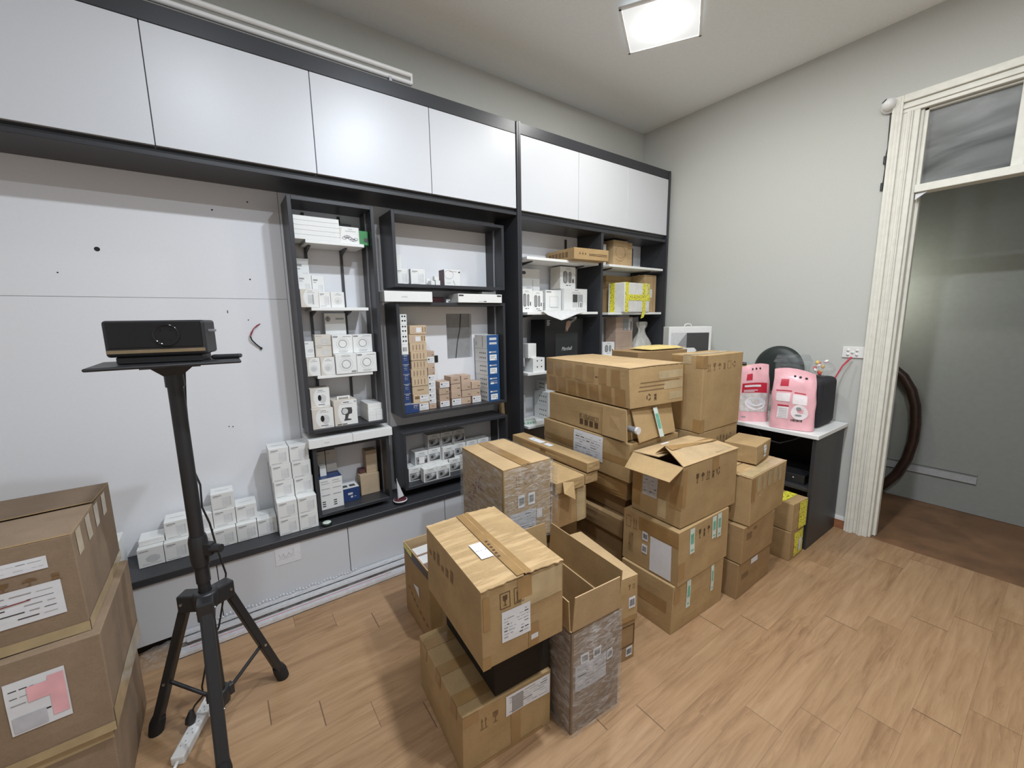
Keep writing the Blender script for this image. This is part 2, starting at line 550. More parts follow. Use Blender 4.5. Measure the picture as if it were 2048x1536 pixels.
# hall: curved stair rail and a dark box on the hall wall
m = MB()
rail = [(4.40, 1.02, 1.15), (4.40, 0.90, 1.075), (4.40, 0.82, 1.00), (4.40, 0.765, 0.90), (4.40, 0.730, 0.78), (4.40, 0.715, 0.64), (4.40, 0.715, 0.50), (4.40, 0.735, 0.35), (4.40, 0.785, 0.20), (4.40, 0.87, 0.06), (4.40, 0.92, -0.003)]
m.tube(rail, [0.034] * 9 + [0.030, 0.028], 'stair_wood', 8)
tag(m.build('stair_rail'), 'dark wooden curved stair rail in the hall beyond the doorway', 'stair rail')
m = MB(); m.box(4.42, 0.875, 0.36, 4.47, 1.0, 0.83, 'black_plastic')
tag(m.build('wall_box', bevel=0.004), 'narrow dark box on the hall wall behind the door casing', 'wall box')

# ------------------------------------------------------------------ casework along the back wall
YD = 2.333            # face of the doors
# white panel behind the hung boxes
m = MB()
m.box(-1.6, 2.61, 1.6305, 0.338, 2.653, 2.19, 'white_panel')
m.box(-1.6, 2.61, 0.38, 0.338, 2.653, 1.6285, 'white_panel')
m.box(-1.6, 2.613, 0.38, 0.341, 2.653, 2.19, 'pack_grey')
hx0, hx1, hz0, hz1 = 1.305, 1.505, 1.231, 1.545
m.box(0.341, 2.61, 0.38, hx0, 2.653, 2.19, 'white_panel')
m.box(hx1, 2.61, 0.38, 1.721, 2.653, 2.19, 'white_panel')
m.box(hx0, 2.61, 0.38, hx1, 2.655, hz0, 'white_panel')
m.box(hx0, 2.61, hz1, hx1, 2.653, 2.19, 'white_panel')
panel = tag(m.build('wall_panel'), 'white back panel behind the hung dark shelf boxes and projector', 'panel')
m = MB(); m.box(hx0, 2.640, hz0, hx1, 2.654, hz1, 'pack_grey')
m.tube([(1.435, 2.637, hz1), (1.425, 2.636, 1.44), (1.40, 2.636, 1.34), (1.385, 2.637, hz0)], 0.0025, 'gap_black', 5)
m.build('access_opening', panel)
m = MB(); m.box(1.201, 2.606, 1.215, 1.229, 2.6101, 1.262, 'gap_black'); m.build('cable_hole', panel)
for hx, hz, hr in ((-0.393, 1.838, 0.010), (0.045, 2.061, 0.004), (0.199, 2.12, 0.004), (0.173, 1.73, 0.004), (0.145, 1.519, 0.003),
                   (0.058, 1.566, 0.003), (0.058, 1.559, 0.003), (0.003, 0.96, 0.003), (0.02, 0.957, 0.003), (-0.528, 1.73, 0.003)):
    m = MB()
    m.face([(hx + hr * math.cos(k * math.pi / 6), 2.6094, hz + hr * math.sin(k * math.pi / 6)) for k in range(12)], 'gap_black')
    m.build('screw_hole', panel)

# upper cabinet, left run
m = MB()
m.box(-1.6, 2.353, 2.225, 1.721, 2.653, 2.695, 'dark_laminate')
m.box(-1.6, YD, 2.697, 1.721, 2.653, 2.771, 'dark_laminate')
m.box(-1.6, YD, 2.190, 1.721, 2.653, 2.209, 'dark_laminate')
m.box(-1.6, 2.353, 2.209, 1.721, 2.6, 2.225, 'gap_black')
up = tag(m.build('wall_cabinet', bevel=0.0012), 'long dark wall cabinet with big white doors above the hung shelf boxes', 'cabinet')
seams = [-1.355, -0.740, -0.125, 0.490, 1.110, 1.7205]
for a, b in zip(seams, seams[1:]):
    m = MB(); m.box(a + 0.0018, YD, 2.233, b - 0.0018, 2.352, 2.6945, 'white_door'); m.build('door', up, bevel=0.0012)

# tall shelf unit on the right
m = MB()
m.box(1.7225, 2.325, 0, 1.7385, 2.653, 2.772, 'dark_laminate')
m.box(1.7395, 2.325, 0, 1.7575, 2.653, 2.776, 'dark_laminate')
m.box(3.402, 2.325, 0, 3.424, 2.653, 2.772, 'dark_laminate')
m.box(2.557, 2.338, 0.12, 2.582, 2.61, 2.166, 'dark_laminate')
m.box(1.7575, YD, 2.704, 3.402, 2.653, 2.772, 'dark_laminate')
m.box(1.7575, 2.353, 2.203, 3.402, 2.653, 2.704, 'dark_laminate')
m.box(1.7575, YD, 2.166, 3.402, 2.653, 2.188, 'dark_laminate')
m.box(1.7575, 2.353, 2.188, 3.402, 2.6, 2.203, 'gap_black')
m.box(1.7575, 2.345, 0.08, 3.402, 2.653, 0.12, 'dark_laminate')
tall = tag(m.build('tall_shelf_unit', bevel=0.0012), 'tall dark shelf unit with three white top doors beside the right wall', 'shelf unit')
m = MB(); m.box(1.7575, 2.61, 0.12, 3.402, 2.653, 2.166, 'white_panel'); m.build('back_panel', tall)
for a, b in ((1.7585, 2.296), (2.296, 2.851), (2.851, 3.401)):
    m = MB(); m.box(a + 0.0012, YD, 2.2265, b - 0.0012, 2.352, 2.7, 'white_door'); m.build('door', tall, bevel=0.0012)
def bracket_shelf(parent, x0, x1, z0, z1, y0, y1, bx):
    m = MB(); m.box(x0, y0, z0, x1, y1, z1, 'white_board'); s = m.build('shelf', parent, bevel=0.0015)
    for x in bx:
        m = MB()
        m.face([(x - 0.006, y1 + 0.01, z0 - 0.001), (x - 0.006, y0 + 0.06, z0 - 0.001), (x - 0.006, y0 + 0.06, z0 - 0.006), (x - 0.006, y1 + 0.01, z0 - 0.030)], 'dark_bracket')
        m.face([(x + 0.006, y1 + 0.01, z0 - 0.030), (x + 0.006, y0 + 0.06, z0 - 0.006), (x + 0.006, y0 + 0.06, z0 - 0.001), (x + 0.006, y1 + 0.01, z0 - 0.001)], 'dark_bracket')
        m.face([(x - 0.006, y1 + 0.01, z0 - 0.030), (x - 0.006, y0 + 0.06, z0 - 0.006), (x + 0.006, y0 + 0.06, z0 - 0.006), (x + 0.006, y1 + 0.01, z0 - 0.030)], 'dark_bracket')
        m.face([(x - 0.006, y0 + 0.06, z0 - 0.006), (x - 0.006, y0 + 0.06, z0 - 0.001), (x + 0.006, y0 + 0.06, z0 - 0.001), (x + 0.006, y0 + 0.06, z0 - 0.006)], 'dark_bracket')
        m.build('shelf_bracket', s)
    return s
S1, S2, S3, S4 = 1.931, 1.549, 1.111, 0.711
for z in (S1, S2, S3, S4):
    bracket_shelf(tall, 1.806, 2.526, z - 0.019, z, 2.335, 2.598, (1.90, 2.42))
T1, T2, T3 = 1.931, 1.543, 1.18
for z in (T1, T2, T3):
    bracket_shelf(tall, 2.650, 3.372, z - 0.019, z, 2.335, 2.598, (2.75, 3.27))
for x in (1.90, 2.42, 2.75, 3.27):
    m = MB(); m.box(x - 0.009, 2.600, 0.15, x + 0.009, 2.6102, 2.14, 'dark_bracket'); m.build('slotted_rail', tall)

# base cabinet, worktop
m = MB()
m.box(-1.6, 2.354, 0.055, 1.721, 2.652, 0.346, 'pack_grey')
m.box(-1.6, 2.385, 0.0, 1.721, 2.652, 0.055, 'gap_black')
base = tag(m.build('base_cabinet'), 'low base cabinet with pale grey doors under the dark worktop', 'cabinet')
for a, b in zip([-1.337, -0.727, -0.117, 0.493, 1.103], [-0.727, -0.117, 0.493, 1.103, 1.7205]):
    m = MB(); m.box(a + 0.002, 2.335, 0.057, b - 0.002, 2.353, 0.344, 'white_door'); m.build('door', base, bevel=0.0012)
m = MB(); m.box(-1.6, 2.325, 0.3465, 1.721, 2.6095, 0.380, 'dark_laminate')
tag(m.build('worktop', bevel=0.0015), 'long dark worktop on the low base cabinet', 'worktop')

# hung shelf boxes
def hung_box(x0, x1, z0, z1, label, strip=True):
    t = 0.019
    m = MB()
    y0, y1 = 2.40, 2.6095
    m.box(x0, y0, z0, x0 + t, y1, z1, 'dark_laminate'); m.box(x1 - t, y0, z0, x1, y1, z1, 'dark_laminate')
    m.box(x0 + t, y0, z0, x1 - t, y1, z0 + t, 'dark_laminate'); m.box(x0 + t, y0, z1 - t, x1 - t, y1, z1, 'dark_laminate')
    o = tag(m.build('shelf_box', bevel=0.001), label, 'shelf box', 'dark shelf boxes hung on the white panel')
    if strip:
        m = MB(); m.box(x1 - t - 0.006, 2.492, z0 + t, x1 - t, 2.503, z1 - t, 'steel_grey'); m.build('metal_strip', o)
    return o
A = hung_box(0.351, 0.781, 0.897, 2.131, 'tall narrow dark shelf box with three white shelves')
for z in (1.928, 1.580, 1.211):
    bracket_shelf(A, 0.424, 0.724, z - 0.017, z, 2.425, 2.598, (0.452, 0.640))
for x in (0.452, 0.640):
    m = MB(); m.box(x - 0.007, 2.599, 0.93, x + 0.007, 2.6098, 2.10, 'dark_bracket'); m.build('slotted_rail', A)
B = hung_box(0.879, 1.660, 1.700, 2.129, 'wide dark shelf box at the top, nearly empty')
Cb = hung_box(0.878, 1.660, 0.908, 1.612, 'large dark shelf box holding stacks of tan and blue boxes')
D = hung_box(0.361, 0.785, 0.410, 0.820, 'small dark shelf box low on the panel beside the white box stacks')
Eb = hung_box(0.871, 1.665, 0.438, 0.812, 'wide dark shelf box at the bottom holding small white photo boxes')
ZA0, ZB0, ZC0, ZD0, ZE0 = 0.916, 1.719, 0.927, 0.429, 0.457

# twin white rails lying on top of the wall cabinet
m = MB()
for z in (2.812, 2.852):
    m.tube([(-1.3, 2.375, z), (1.030, 2.375, z)], 0.013, 'white_plastic', 10)
cr = tag(m.build('curtain_rail'), 'pair of white rails lying along the top of the wall cabinet', 'rail')
m = MB(); m.box(1.026, 2.366, 2.806, 1.038, 2.384, 2.862, 'white_plastic'); m.build('end_cap', cr, bevel=0.002)
m = MB()
m.box(0.90, 2.362, 2.7712, 0.915, 2.388, 2.81, 'steel_grey')
m.build('rail_bracket', cr)
m = MB(); m.box(-0.9, 2.362, 2.7712, -0.885, 2.388, 2.81, 'steel_grey'); m.build('rail_bracket', cr)

# ceiling lamp in view: square plate with a bright core
lamp = empty('ceiling_lamp', (2.247, 1.626, ZC))
lamp.rotation_euler = (0, 0, math.radians(-58.3))
tag(lamp, 'square white ceiling lamp with a glaring bright centre', 'lamp')
m = MB(); m.lathe([(0.001, 0.0), (0.06, 0.0), (0.06, -0.036), (0.001, -0.036)], 'white_plastic', 20); m.build('ceiling_mount', lamp)
m = MB()
m.box(-0.20, -0.20, -0.044, 0.20, 0.20, -0.036, 'lamp_plate')
m.build('lamp_plate', lamp, bevel=0.004)
m = MB()
for a in range(4):
    xf = Matrix.Rotation(a * math.pi / 2, 4, 'Z')
    m.box(-0.212, 0.196, -0.047, 0.212, 0.212, -0.033, 'white_plastic', xf)
m.build('frame', lamp, bevel=0.002)
m = MB(); m.lathe([(0.078, -0.0445), (0.074, -0.054), (0.05, -0.058), (0.001, -0.058)], 'lamp_core', 8); m.build('lamp_core', lamp)
# ------------------------------------------------------------------ cardboard boxes
class Carton:
    """closed or open corrugated box; local origin at its front left bottom corner, x right, y back, z up"""
    def __init__(s, name, label, x, y, th, w, d, h, z0, seed, mat='card', cat='box', group=None, jit=0.004, bulge=0.006, open_top=False, n=9):
        s.w, s.d, s.h = w, d, h
        rnd = random.Random(seed)
        s.j = {}
        for i in (0, 1):
            for j in (0, 1):
                for k in (0, 1):
                    q = jit * (0.3 if k == 0 else 1.0)
                    s.j[i, j, k] = Vector((rnd.uniform(-q, q), rnd.uniform(-q, q), 0 if k == 0 else rnd.uniform(-q, 0)))
        s.bulge = {f: rnd.uniform(-0.3, 1.0) * bulge for f in 'FBLRTD'}
        s.bulge['D'] = 0.0; s.bulge['T'] = -abs(s.bulge['T']) * 0.5
        s.seed = seed
        s.mat = mat
        m = MB()
        faces = 'FBLRD' if open_top else 'FBLRDT'
        for f in faces:
            vs = [s.P(f, i / n, j / n) for j in range(n + 1) for i in range(n + 1)]
            fs = [(j * (n + 1) + i, j * (n + 1) + i + 1, (j + 1) * (n + 1) + i + 1, (j + 1) * (n + 1) + i) for j in range(n) for i in range(n)]
            m.raw(vs, fs, mat)
        if open_top:
            t = 0.005
            m.box(t, t, 0.006, w - t, d - t, 0.008, 'card_inside')
            for (a, b, c, e) in ((t, t, w - t, t), (w - t, t, w - t, d - t), (w - t, d - t, t, d - t), (t, d - t, t, t)):
                m.face([(a, b, h), (c, e, h), (c, e, 0.006), (a, b, 0.006)], 'card_inside')
            r = [(0, 0), (w, 0), (w, d), (0, d)]; q = [(t, t), (w - t, t), (w - t, d - t), (t, d - t)]
            for i in range(4):
                k = (i + 1) % 4
                m.face([(*r[i], h), (*r[k], h), (*q[k], h), (*q[i], h)], 'card_light')
        s.body = m
        s.place = (x, y, z0, math.radians(th))
        s.name, s.label, s.cat, s.group = name, label, cat, group
        s.parts = []
    def P(s, f, u, v, off=0.0):
        if f == 'F': a, b, c, nrm = u, 0, v, Vector((0, -1, 0))
        elif f == 'B': a, b, c, nrm = 1 - u, 1, v, Vector((0, 1, 0))
        elif f == 'L': a, b, c, nrm = 0, 1 - u, v, Vector((-1, 0, 0))
        elif f == 'R': a, b, c, nrm = 1, u, v, Vector((1, 0, 0))
        elif f == 'T': a, b, c, nrm = u, v, 1, Vector((0, 0, 1))
        else: a, b, c, nrm = 1 - u, v, 0, Vector((0, 0, -1))
        p = Vector((a * s.w, b * s.d, c * s.h))
        for (i, j, k), q in s.j.items():
            p += q * ((a if i else 1 - a) * (b if j else 1 - b) * (c if k else 1 - c))
        env = 16 * u * (1 - u) * v * (1 - v)
        env = max(0.0, env)
        nz = noise.noise(Vector((u * 3.1 + s.seed * 7.3, v * 3.1, ord(f) * 1.7)))
        return p + nrm * (off + env * (s.bulge[f] + 0.0035 * nz * (0 if f == 'D' else 1 if f != 'T' else 0.6) - (0.0021 if f == 'T' else 0)))
    def patch(s, m, f, u0, v0, u1, v1, mat, off=0.0009, n=6):
        vs = [s.P(f, u0 + (u1 - u0) * i / n, v0 + (v1 - v0) * j / n, off) for j in range(n + 1) for i in range(n + 1)]
        fs = [(j * (n + 1) + i, j * (n + 1) + i + 1, (j + 1) * (n + 1) + i + 1, (j + 1) * (n + 1) + i) for j in range(n) for i in range(n)]
        m.raw(vs, fs, mat)
    def mark(s, f, u0, v0, u1, v1, mat='print_brown', off=0.0008):
        s.patch(s.body, f, u0, v0, u1, v1, mat, off, 3)
    def icon(s, f, u, v, su, sv, kind, mat='print_brown'):
        P = lambda a, b: s.P(f, u + su * a, v + sv * b, 0.0011)
        B = s.body
        def q(x0, y0, x1, y1): B.face([P(x0, y0), P(x1, y0), P(x1, y1), P(x0, y1)], mat)
        if kind == 'up':
            for k in (0.18, 0.58):
                q(k + 0.08, 0.12, k + 0.16, 0.7)
                B.face([P(k, 0.66), P(k + 0.24, 0.66), P(k + 0.12, 0.95)], mat)
            q(0.1, 0.0, 0.92, 0.06)
        elif kind == 'glass':
            B.face([P(0.2, 0.95), P(0.25, 0.55), P(0.5, 0.42), P(0.75, 0.55), P(0.8, 0.95)], mat)
            q(0.46, 0.1, 0.54, 0.45); q(0.28, 0.04, 0.72, 0.1)
        elif kind == 'rain':
            B.face([P(0.1, 0.55), P(0.9, 0.55), P(0.75, 0.8), P(0.5, 0.92), P(0.25, 0.8)], mat)
            q(0.47, 0.1, 0.53, 0.55); q(0.3, 0.08, 0.5, 0.13)
        elif kind == 'cycle':
            for k in range(3):
                a = k * 2.094 + 0.4
                pts = []
                for t in (0, 0.5, 1.0, 1.4):
                    pts.append((0.5 + 0.42 * math.cos(a + t), 0.5 + 0.42 * math.sin(a + t)))
                for t in (1.4, 1.0, 0.5, 0):
                    pts.append((0.5 + 0.27 * math.cos(a + t), 0.5 + 0.27 * math.sin(a + t)))
                for i in range(3):
                    B.face([P(*pts[i]), P(*pts[i + 1]), P(*pts[6 - i]), P(*pts[7 - i])], mat)
        elif kind == 'box':
            for (a, b, c, e) in ((0.05, 0, 0.95, 0.04), (0.05, 0.96, 0.95, 1), (0.05, 0, 0.1, 1), (0.9, 0, 0.95, 1)):
                q(a, b, c, e)
        elif kind == 'stack':
            q(0.3, 0.1, 0.7, 0.4); q(0.3, 0.48, 0.7, 0.78); q(0.2, 0.0, 0.8, 0.05)
    def icons(s, f, u, v, su, sv, kinds, mat='print_brown'):
        for i, k in enumerate(kinds):
            s.icon(f, u + i * su * 1.25, v, su, sv, k, mat)
    def text(s, f, txt, u0, v0, u1, v1, mat='print_brown', shear=0.0, flip=False, part=None):
        put_text(part or s.body, txt, lambda a, b: s.P(f, a, b, 0.0014), u0, v0, u1, v1, mat, shear, flip)
    def flaps(s, axis='y', mat=None, gap=0.003, lift=(0.002, 0.001), ragged=0.0):
        """two top flaps meeting along the middle; axis = direction of the seam"""
        mt = mat or s.mat
        rnd = random.Random(s.seed + 5)
        t = 0.0035
        for k in (0, 1):
            m = MB()
            n = 12
            def pt(i, j, up):
                a, b = i / n, j / n
                l = lift[k] * (b if k == 0 else 1 - b)
                if axis == 'y':
                    u, v = (0.5 * b - (gap / s.w if b == 1 else 0) if k == 0 else 0.5 + 0.5 * b + (gap / s.w if b == 0 else 0)), a
                else:
                    u, v = a, (0.5 * b - (gap / s.d if b == 1 else 0) if k == 0 else 0.5 + 0.5 * b + (gap / s.d if b == 0 else 0))
                p = s.P('T', u, v, 0.0006 + l + (t if up else 0))
                if ragged and a in (0.0, 1.0):
                    p += Vector((0, -1 if a == 0 else 1, 0) if axis == 'y' else (-1 if a == 0 else 1, 0, 0)) * ragged * (0.4 + noise.noise(Vector((b * 9, s.seed, k * 3.0))))
                return p
            top = [pt(i, j, True) for j in range(n + 1) for i in range(n + 1)]
            bot = [pt(i, j, False) for j in range(n + 1) for i in range(n + 1)]
            q = [(j * (n + 1) + i, j * (n + 1) + i + 1, (j + 1) * (n + 1) + i + 1, (j + 1) * (n + 1) + i) for j in range(n) for i in range(n)]
            if axis == 'y':
                q = [tuple(reversed(f)) for f in q]
            m.raw(top, q, mt)
            m.raw(bot, [tuple(reversed(f)) for f in q], 'card_inside')
            ring = [(i, 0) for i in range(n)] + [(n, j) for j in range(n)] + [(n - i, n) for i in range(n)] + [(0, n - j) for j in range(n)]
            for a in range(len(ring)):
                c, e = ring[a], ring[(a + 1) % len(ring)]
                m.face([bot[c[1] * (n + 1) + c[0]], bot[e[1] * (n + 1) + e[0]], top[e[1] * (n + 1) + e[0]], top[c[1] * (n + 1) + c[0]]], 'card_light')
            s.parts.append(('top_flap', m, None))
    def tape(s, axis='y', c=0.5, wid=0.05, down=0.06, mat='tape', ends=(1, 1), off=0.0058):
        m = MB()
        if axis == 'y':
            a = wid / s.w / 2
            s.patch(m, 'T', c - a, 0, c + a, 1, mat, off, 8)
            if ends[0]: s.patch(m, 'F', c - a, 1 - down / s.h, c + a, 1.0, mat, 0.0012)
            if ends[1]: s.patch(m, 'B', 1 - c - a, 1 - down / s.h, 1 - c + a, 1.0, mat, 0.0012)
        elif axis == 'x':
            a = wid / s.d / 2
            s.patch(m, 'T', 0, c - a, 1, c + a, mat, off, 8)
            if ends[0]: s.patch(m, 'L', 1 - c - a, 1 - down / s.h, 1 - c + a, 1.0, mat, 0.0012)
            if ends[1]: s.patch(m, 'R', c - a, 1 - down / s.h, c + a, 1.0, mat, 0.0012)
        s.parts.append(('packing_tape', m, None))
    def strip(s, f, u0, v0, u1, v1, mat='tape', off=0.0012):
        m = MB(); s.patch(m, f, u0, v0, u1, v1, mat, off)
        s.parts.append(('packing_tape', m, None))
    def label_part(s, f, u0, v0, u1, v1, mat='paper', lines=6, seed=1, name='shipping_label', lab=None, barcode=False, off=0.0018):
        m = MB()
        s.patch(m, f, u0, v0, u1, v1, mat, off, 5)
        rnd = random.Random(seed)
        du, dv = u1 - u0, v1 - v0
        for i in range(lines):
            y = 0.9 - 0.82 * (i + 0.5) / max(1, lines)
            x = 0.07
            while x < 0.9:
                L = rnd.uniform(0.06, 0.26)
                if rnd.random() < 0.7:
                    hh = rnd.choice((0.012, 0.018, 0.03))
                    s.patch(m, f, u0 + du * x, v0 + dv * y, u0 + du * min(0.93, x + L), v0 + dv * (y + hh), rnd.choice(('ink_soft', 'ink_soft', 'ink')), off + 0.0006, 2)
                x += L + 0.04
        if barcode:
            x = 0.14
            while x < 0.86:
                b = rnd.choice((0.03, 0.05, 0.07))
                s.patch(m, f, u0 + du * x, v0 + dv * 0.2, u0 + du * (x + b), v0 + dv * 0.78, 'ink', off + 0.0006, 1)
                x += b + rnd.choice((0.035, 0.05))
        s.parts.append((name, m, lab))
    def film_wrap(s, mat='stretch_film', off=0.0125, top=True):
        m = MB()
        n = 14
        for f in ('FLRB' + ('T' if top else '')):
            vs = []
            for j in range(n + 1):
                for i in range(n + 1):
                    u, v = -0.012 + 1.024 * i / n, -0.0 + 1.01 * j / n
                    p = s.P(f, u, v, off + 0.006 * noise.noise(Vector((u * 6, v * 14 + u * 5, ord(f) + s.seed))))
                    vs.append(p)
            m.raw(vs, [(j * (n + 1) + i, j * (n + 1) + i + 1, (j + 1) * (n + 1) + i + 1, (j + 1) * (n + 1) + i) for j in range(n) for i in range(n)], mat, True)
        s.parts.append(('plastic_wrap', m, 'clear wrinkled stretch film'))
    def build(s):
        o = s.body.build(s.name, merge=True, bevel=0.003, seg=2)
        tag(o, s.label, s.cat, s.group)
        o.location = s.place[:3]
        o.rotation_euler = (0, 0, s.place[3])
        for nm, m, lab in s.parts:
            c = m.build(nm, o)
            if lab: c['label'] = lab
        s.o = o
        return o

def slab_flap(c, p0, p1, q1, q0, t=0.004, mat='card', inner='card_inside', name='flap'):
    """a flat board between four corner points given in the box's own frame"""
    p0, p1, q1, q0 = map(Vector, (p0, p1, q1, q0))
    n = (p1 - p0).cross(q0 - p0).normalized() * t
    m = MB()
    a = [p0, p1, q1, q0]; b = [p + n for p in a]
    m.face(a[::-1], mat); m.face(b, inner)
    for i in range(4):
        k = (i + 1) % 4
        m.face([a[i], a[k], b[k], b[i]], 'card_light')
    c.parts.append((name, m, None))

G1 = 'cardboard boxes piled in the middle of the room'
# --- front left pile
c = Carton('cardboard_box', 'big floor carton in front with a white label, under the black box', 0.514, 1.034, -4, 0.354, 0.420, 0.234, 0, 1, group=G1)
for q in (0.16, 0.5, 0.84): c.tape('x', q, 0.05, 0.05, 'tape', off=0.0012)
c.strip('F', 0.0, 0.82, 0.16, 0.985); c.strip('F', 0.52, 0.05, 0.63, 0.8); c.strip('F', 0.0, 0.0, 0.9, 0.06)
c.label_part('F', 0.46, 0.60, 0.985, 0.95, lines=7, seed=3)
m = MB(); c.patch(m, 'F', 0.53, 0.62, 0.66, 0.90, 'ink_soft', 0.0028); c.parts.append(('grey_sticker', m, None))
c.icons('F', 0.17, 0.62, 0.10, 0.2, ('up', 'glass'), 'print_faint')
c.build()
c = Carton('cardboard_box', 'black cardboard box between the two front cartons', 0.640, 1.029, -3, 0.232, 0.405, 0.212, 0.2350, 2, mat='black_card', group=G1, jit=0.002)
c.build()
c = Carton('cardboard_box', 'front carton with streaky taped top, white label and fragile sign', 0.549, 0.946, -3.9, 0.303, 0.466, 0.262, 0.4490, 3, group=G1, bulge=0.007)
c.flaps('y', 'card_streak', lift=(0.004, 0.007), ragged=0.006)
c.tape('y', 0.5, 0.052, 0.07, 'tape', off=0.011)
c.label_part('F', 0.22, 0.26, 0.56, 0.66, lines=8, seed=5)
c.label_part('F', 0.57, 0.12, 0.66, 0.19, lines=1, seed=6, name='small_sticker')
c.icons('F', 0.20, 0.70, 0.13, 0.20, ('box', 'box'), 'print_brown')
c.icons('F', 0.22, 0.73, 0.09, 0.14, ('glass',)); c.icons('F', 0.38, 0.72, 0.09, 0.15, ('up',))
c.strip('F', 0.54, 0.02, 0.67, 0.34); c.strip('F', 0.0, 0.0, 0.09, 0.16); c.strip('F', 0.02, 0.5, 0.09, 0.92)
c.strip('F', 0.45, 0.6, 0.98, 0.97, 'tape_pale', 0.001)
for i in range(6): c.mark('L', 0.07 + 0.09 * i, 0.66, 0.12 + 0.09 * i, 0.66 + 0.07 + 0.05 * (i % 3), 'print_faint')
c.label_part('T', 0.25, 0.30, 0.40, 0.52, lines=1, seed=7, name='torn_white_sticker', off=0.0105)
for i in range(6):
    m = c.parts[1][1] if False else MB()
    c.patch(m, 'T', 0.42 + 0.005 * i, 0.26 + 0.045 * i, 0.455 + 0.005 * i, 0.285 + 0.045 * i, 'print_brown', 0.0115, 2); c.parts.append(('printed_mark', m, None))
c.build()
c = Carton('cardboard_box', 'open carton with small boxes inside, dark tape along its rim', 0.665, 1.617, -1, 0.295, 0.315, 0.380, 0, 4, mat='card_dark', group=G1, open_top=True, bulge=0.012)
c.strip('L', 0.0, 0.90, 1.0, 0.985, 'black_plastic')
m = MB(); c.patch(m, 'L', 0.02, 0.93, 0.38, 1.0, 'yellow_caution_tape', 0.0022); c.parts.append(('caution_tape', m, 'yellow and black caution tape'))
m = MB(); m.face([c.P('L', 0.45, 0.60, 0.002), c.P('L', 0.68, 0.50, 0.002), c.P('L', 0.66, 0.64, 0.002)], 'paper'); c.parts.append(('torn_label', m, None))
for i in range(7): c.mark('L', 0.2 + 0.11 * i, 0.42 - 0.035 * i, 0.27 + 0.11 * i, 0.46 - 0.035 * i, 'print_faint')
c.strip('F', 0.02, 0.1, 0.2, 0.9)
c.build()
for i, (bx, by, lab) in enumerate(((0.695, 1.745, 'nearer small kraft box standing in the open carton by the wall cabinet'), (0.700, 1.832, 'farther small kraft box standing in the open carton by the wall cabinet'))):
    m = MB(); m.box(0, 0, 0, 0.10, 0.075, 0.325, 'kraft_pink'); m.box(0.004, 0.004, 0.3252, 0.096, 0.071, 0.3258, 'pack_white')
    o = tag(m.build('small_box', bevel=0.0015), lab, 'box', 'small boxes in the open carton'); o.location = (bx, by, 0.012)

c = Carton('cardboard_box', 'plain carton under the film-wrapped carton with red handwriting', 0.985, 1.465, -2, 0.250, 0.390, 0.455, 0, 5, mat='card_dark', group=G1)
c.build()
c = Carton('cardboard_box', 'film-wrapped carton with a red handwritten number on its left side', 0.971, 1.444, -1.9, 0.268, 0.408, 0.380, 0.4575, 6, mat='card', group=G1, bulge=0.004)
c.flaps('y', 'card_light', lift=(0.001, 0.002))
c.tape('y', 0.47, 0.055, 0.05, 'tape', off=0.0072)
m = MB()
def stroke(P, pts, r, mat='red_ink'):
    n = len(pts)
    for i in range(n - 1):
        a, b = Vector(pts[i]), Vector(pts[i + 1])
        t = (b - a).normalized(); q = Vector((-t.y, t.x)) * r
        e = t * r * 0.6
        m.face([P(*(a - e - q)), P(*(b + e - q)), P(*(b + e + q)), P(*(a - e + q))], mat)
Pl = lambda a, b: c.P('L', a / 0.408, b / 0.380, 0.0060)
stroke(Pl, [(0.10, 0.17), (0.075, 0.165), (0.078, 0.135), (0.098, 0.145), (0.105, 0.125), (0.085, 0.105), (0.07, 0.112)], 0.0028)
stroke(Pl, [(0.115, 0.215), (0.145, 0.228), (0.128, 0.150)], 0.0028)
stroke(Pl, [(0.165, 0.262), (0.150, 0.185)], 0.0028)
stroke(Pl, [(0.215, 0.295), (0.190, 0.262), (0.184, 0.220), (0.200, 0.208), (0.215, 0.225), (0.205, 0.245), (0.188, 0.232)], 0.0028)
stroke(Pl, [(0.235, 0.145), (0.262, 0.10)], 0.0028)
c.parts.append(('handwritten_number', m, 'red handwriting'))
for u in (0.28, 0.50): c.label_part('F', u, 0.48, u + 0.14, 0.64, lines=0, seed=int(u * 100), name='barcode_label', barcode=True)
c.label_part('F', 0.12, 0.14, 0.66, 0.42, 'paper_grey', lines=6, seed=9)
c.label_part('F', 0.68, 0.27, 0.80, 0.39, lines=3, seed=10, name='small_label')
c.icons('F', 0.22, 0.76, 0.12, 0.14, ('up', 'glass', 'rain'), 'print_faint')
c.film_wrap(top=False)
c.build()
m = MB()
pts = []
for i in range(7):
    for j in range(4):
        pts.append(Vector((1.262 + 0.006 * math.sin(i * 1.7 + j), 1.455 - 0.016 * j, 0.50 + 0.05 * i)))
m.raw(pts, [(i * 4 + j, i * 4 + j + 1, (i + 1) * 4 + j + 1, (i + 1) * 4 + j) for i in range(6) for j in range(3)], 'stretch_film', True)
tag(m.build('loose_film'), 'loose flap of clear stretch film beside the wrapped carton', 'plastic film')

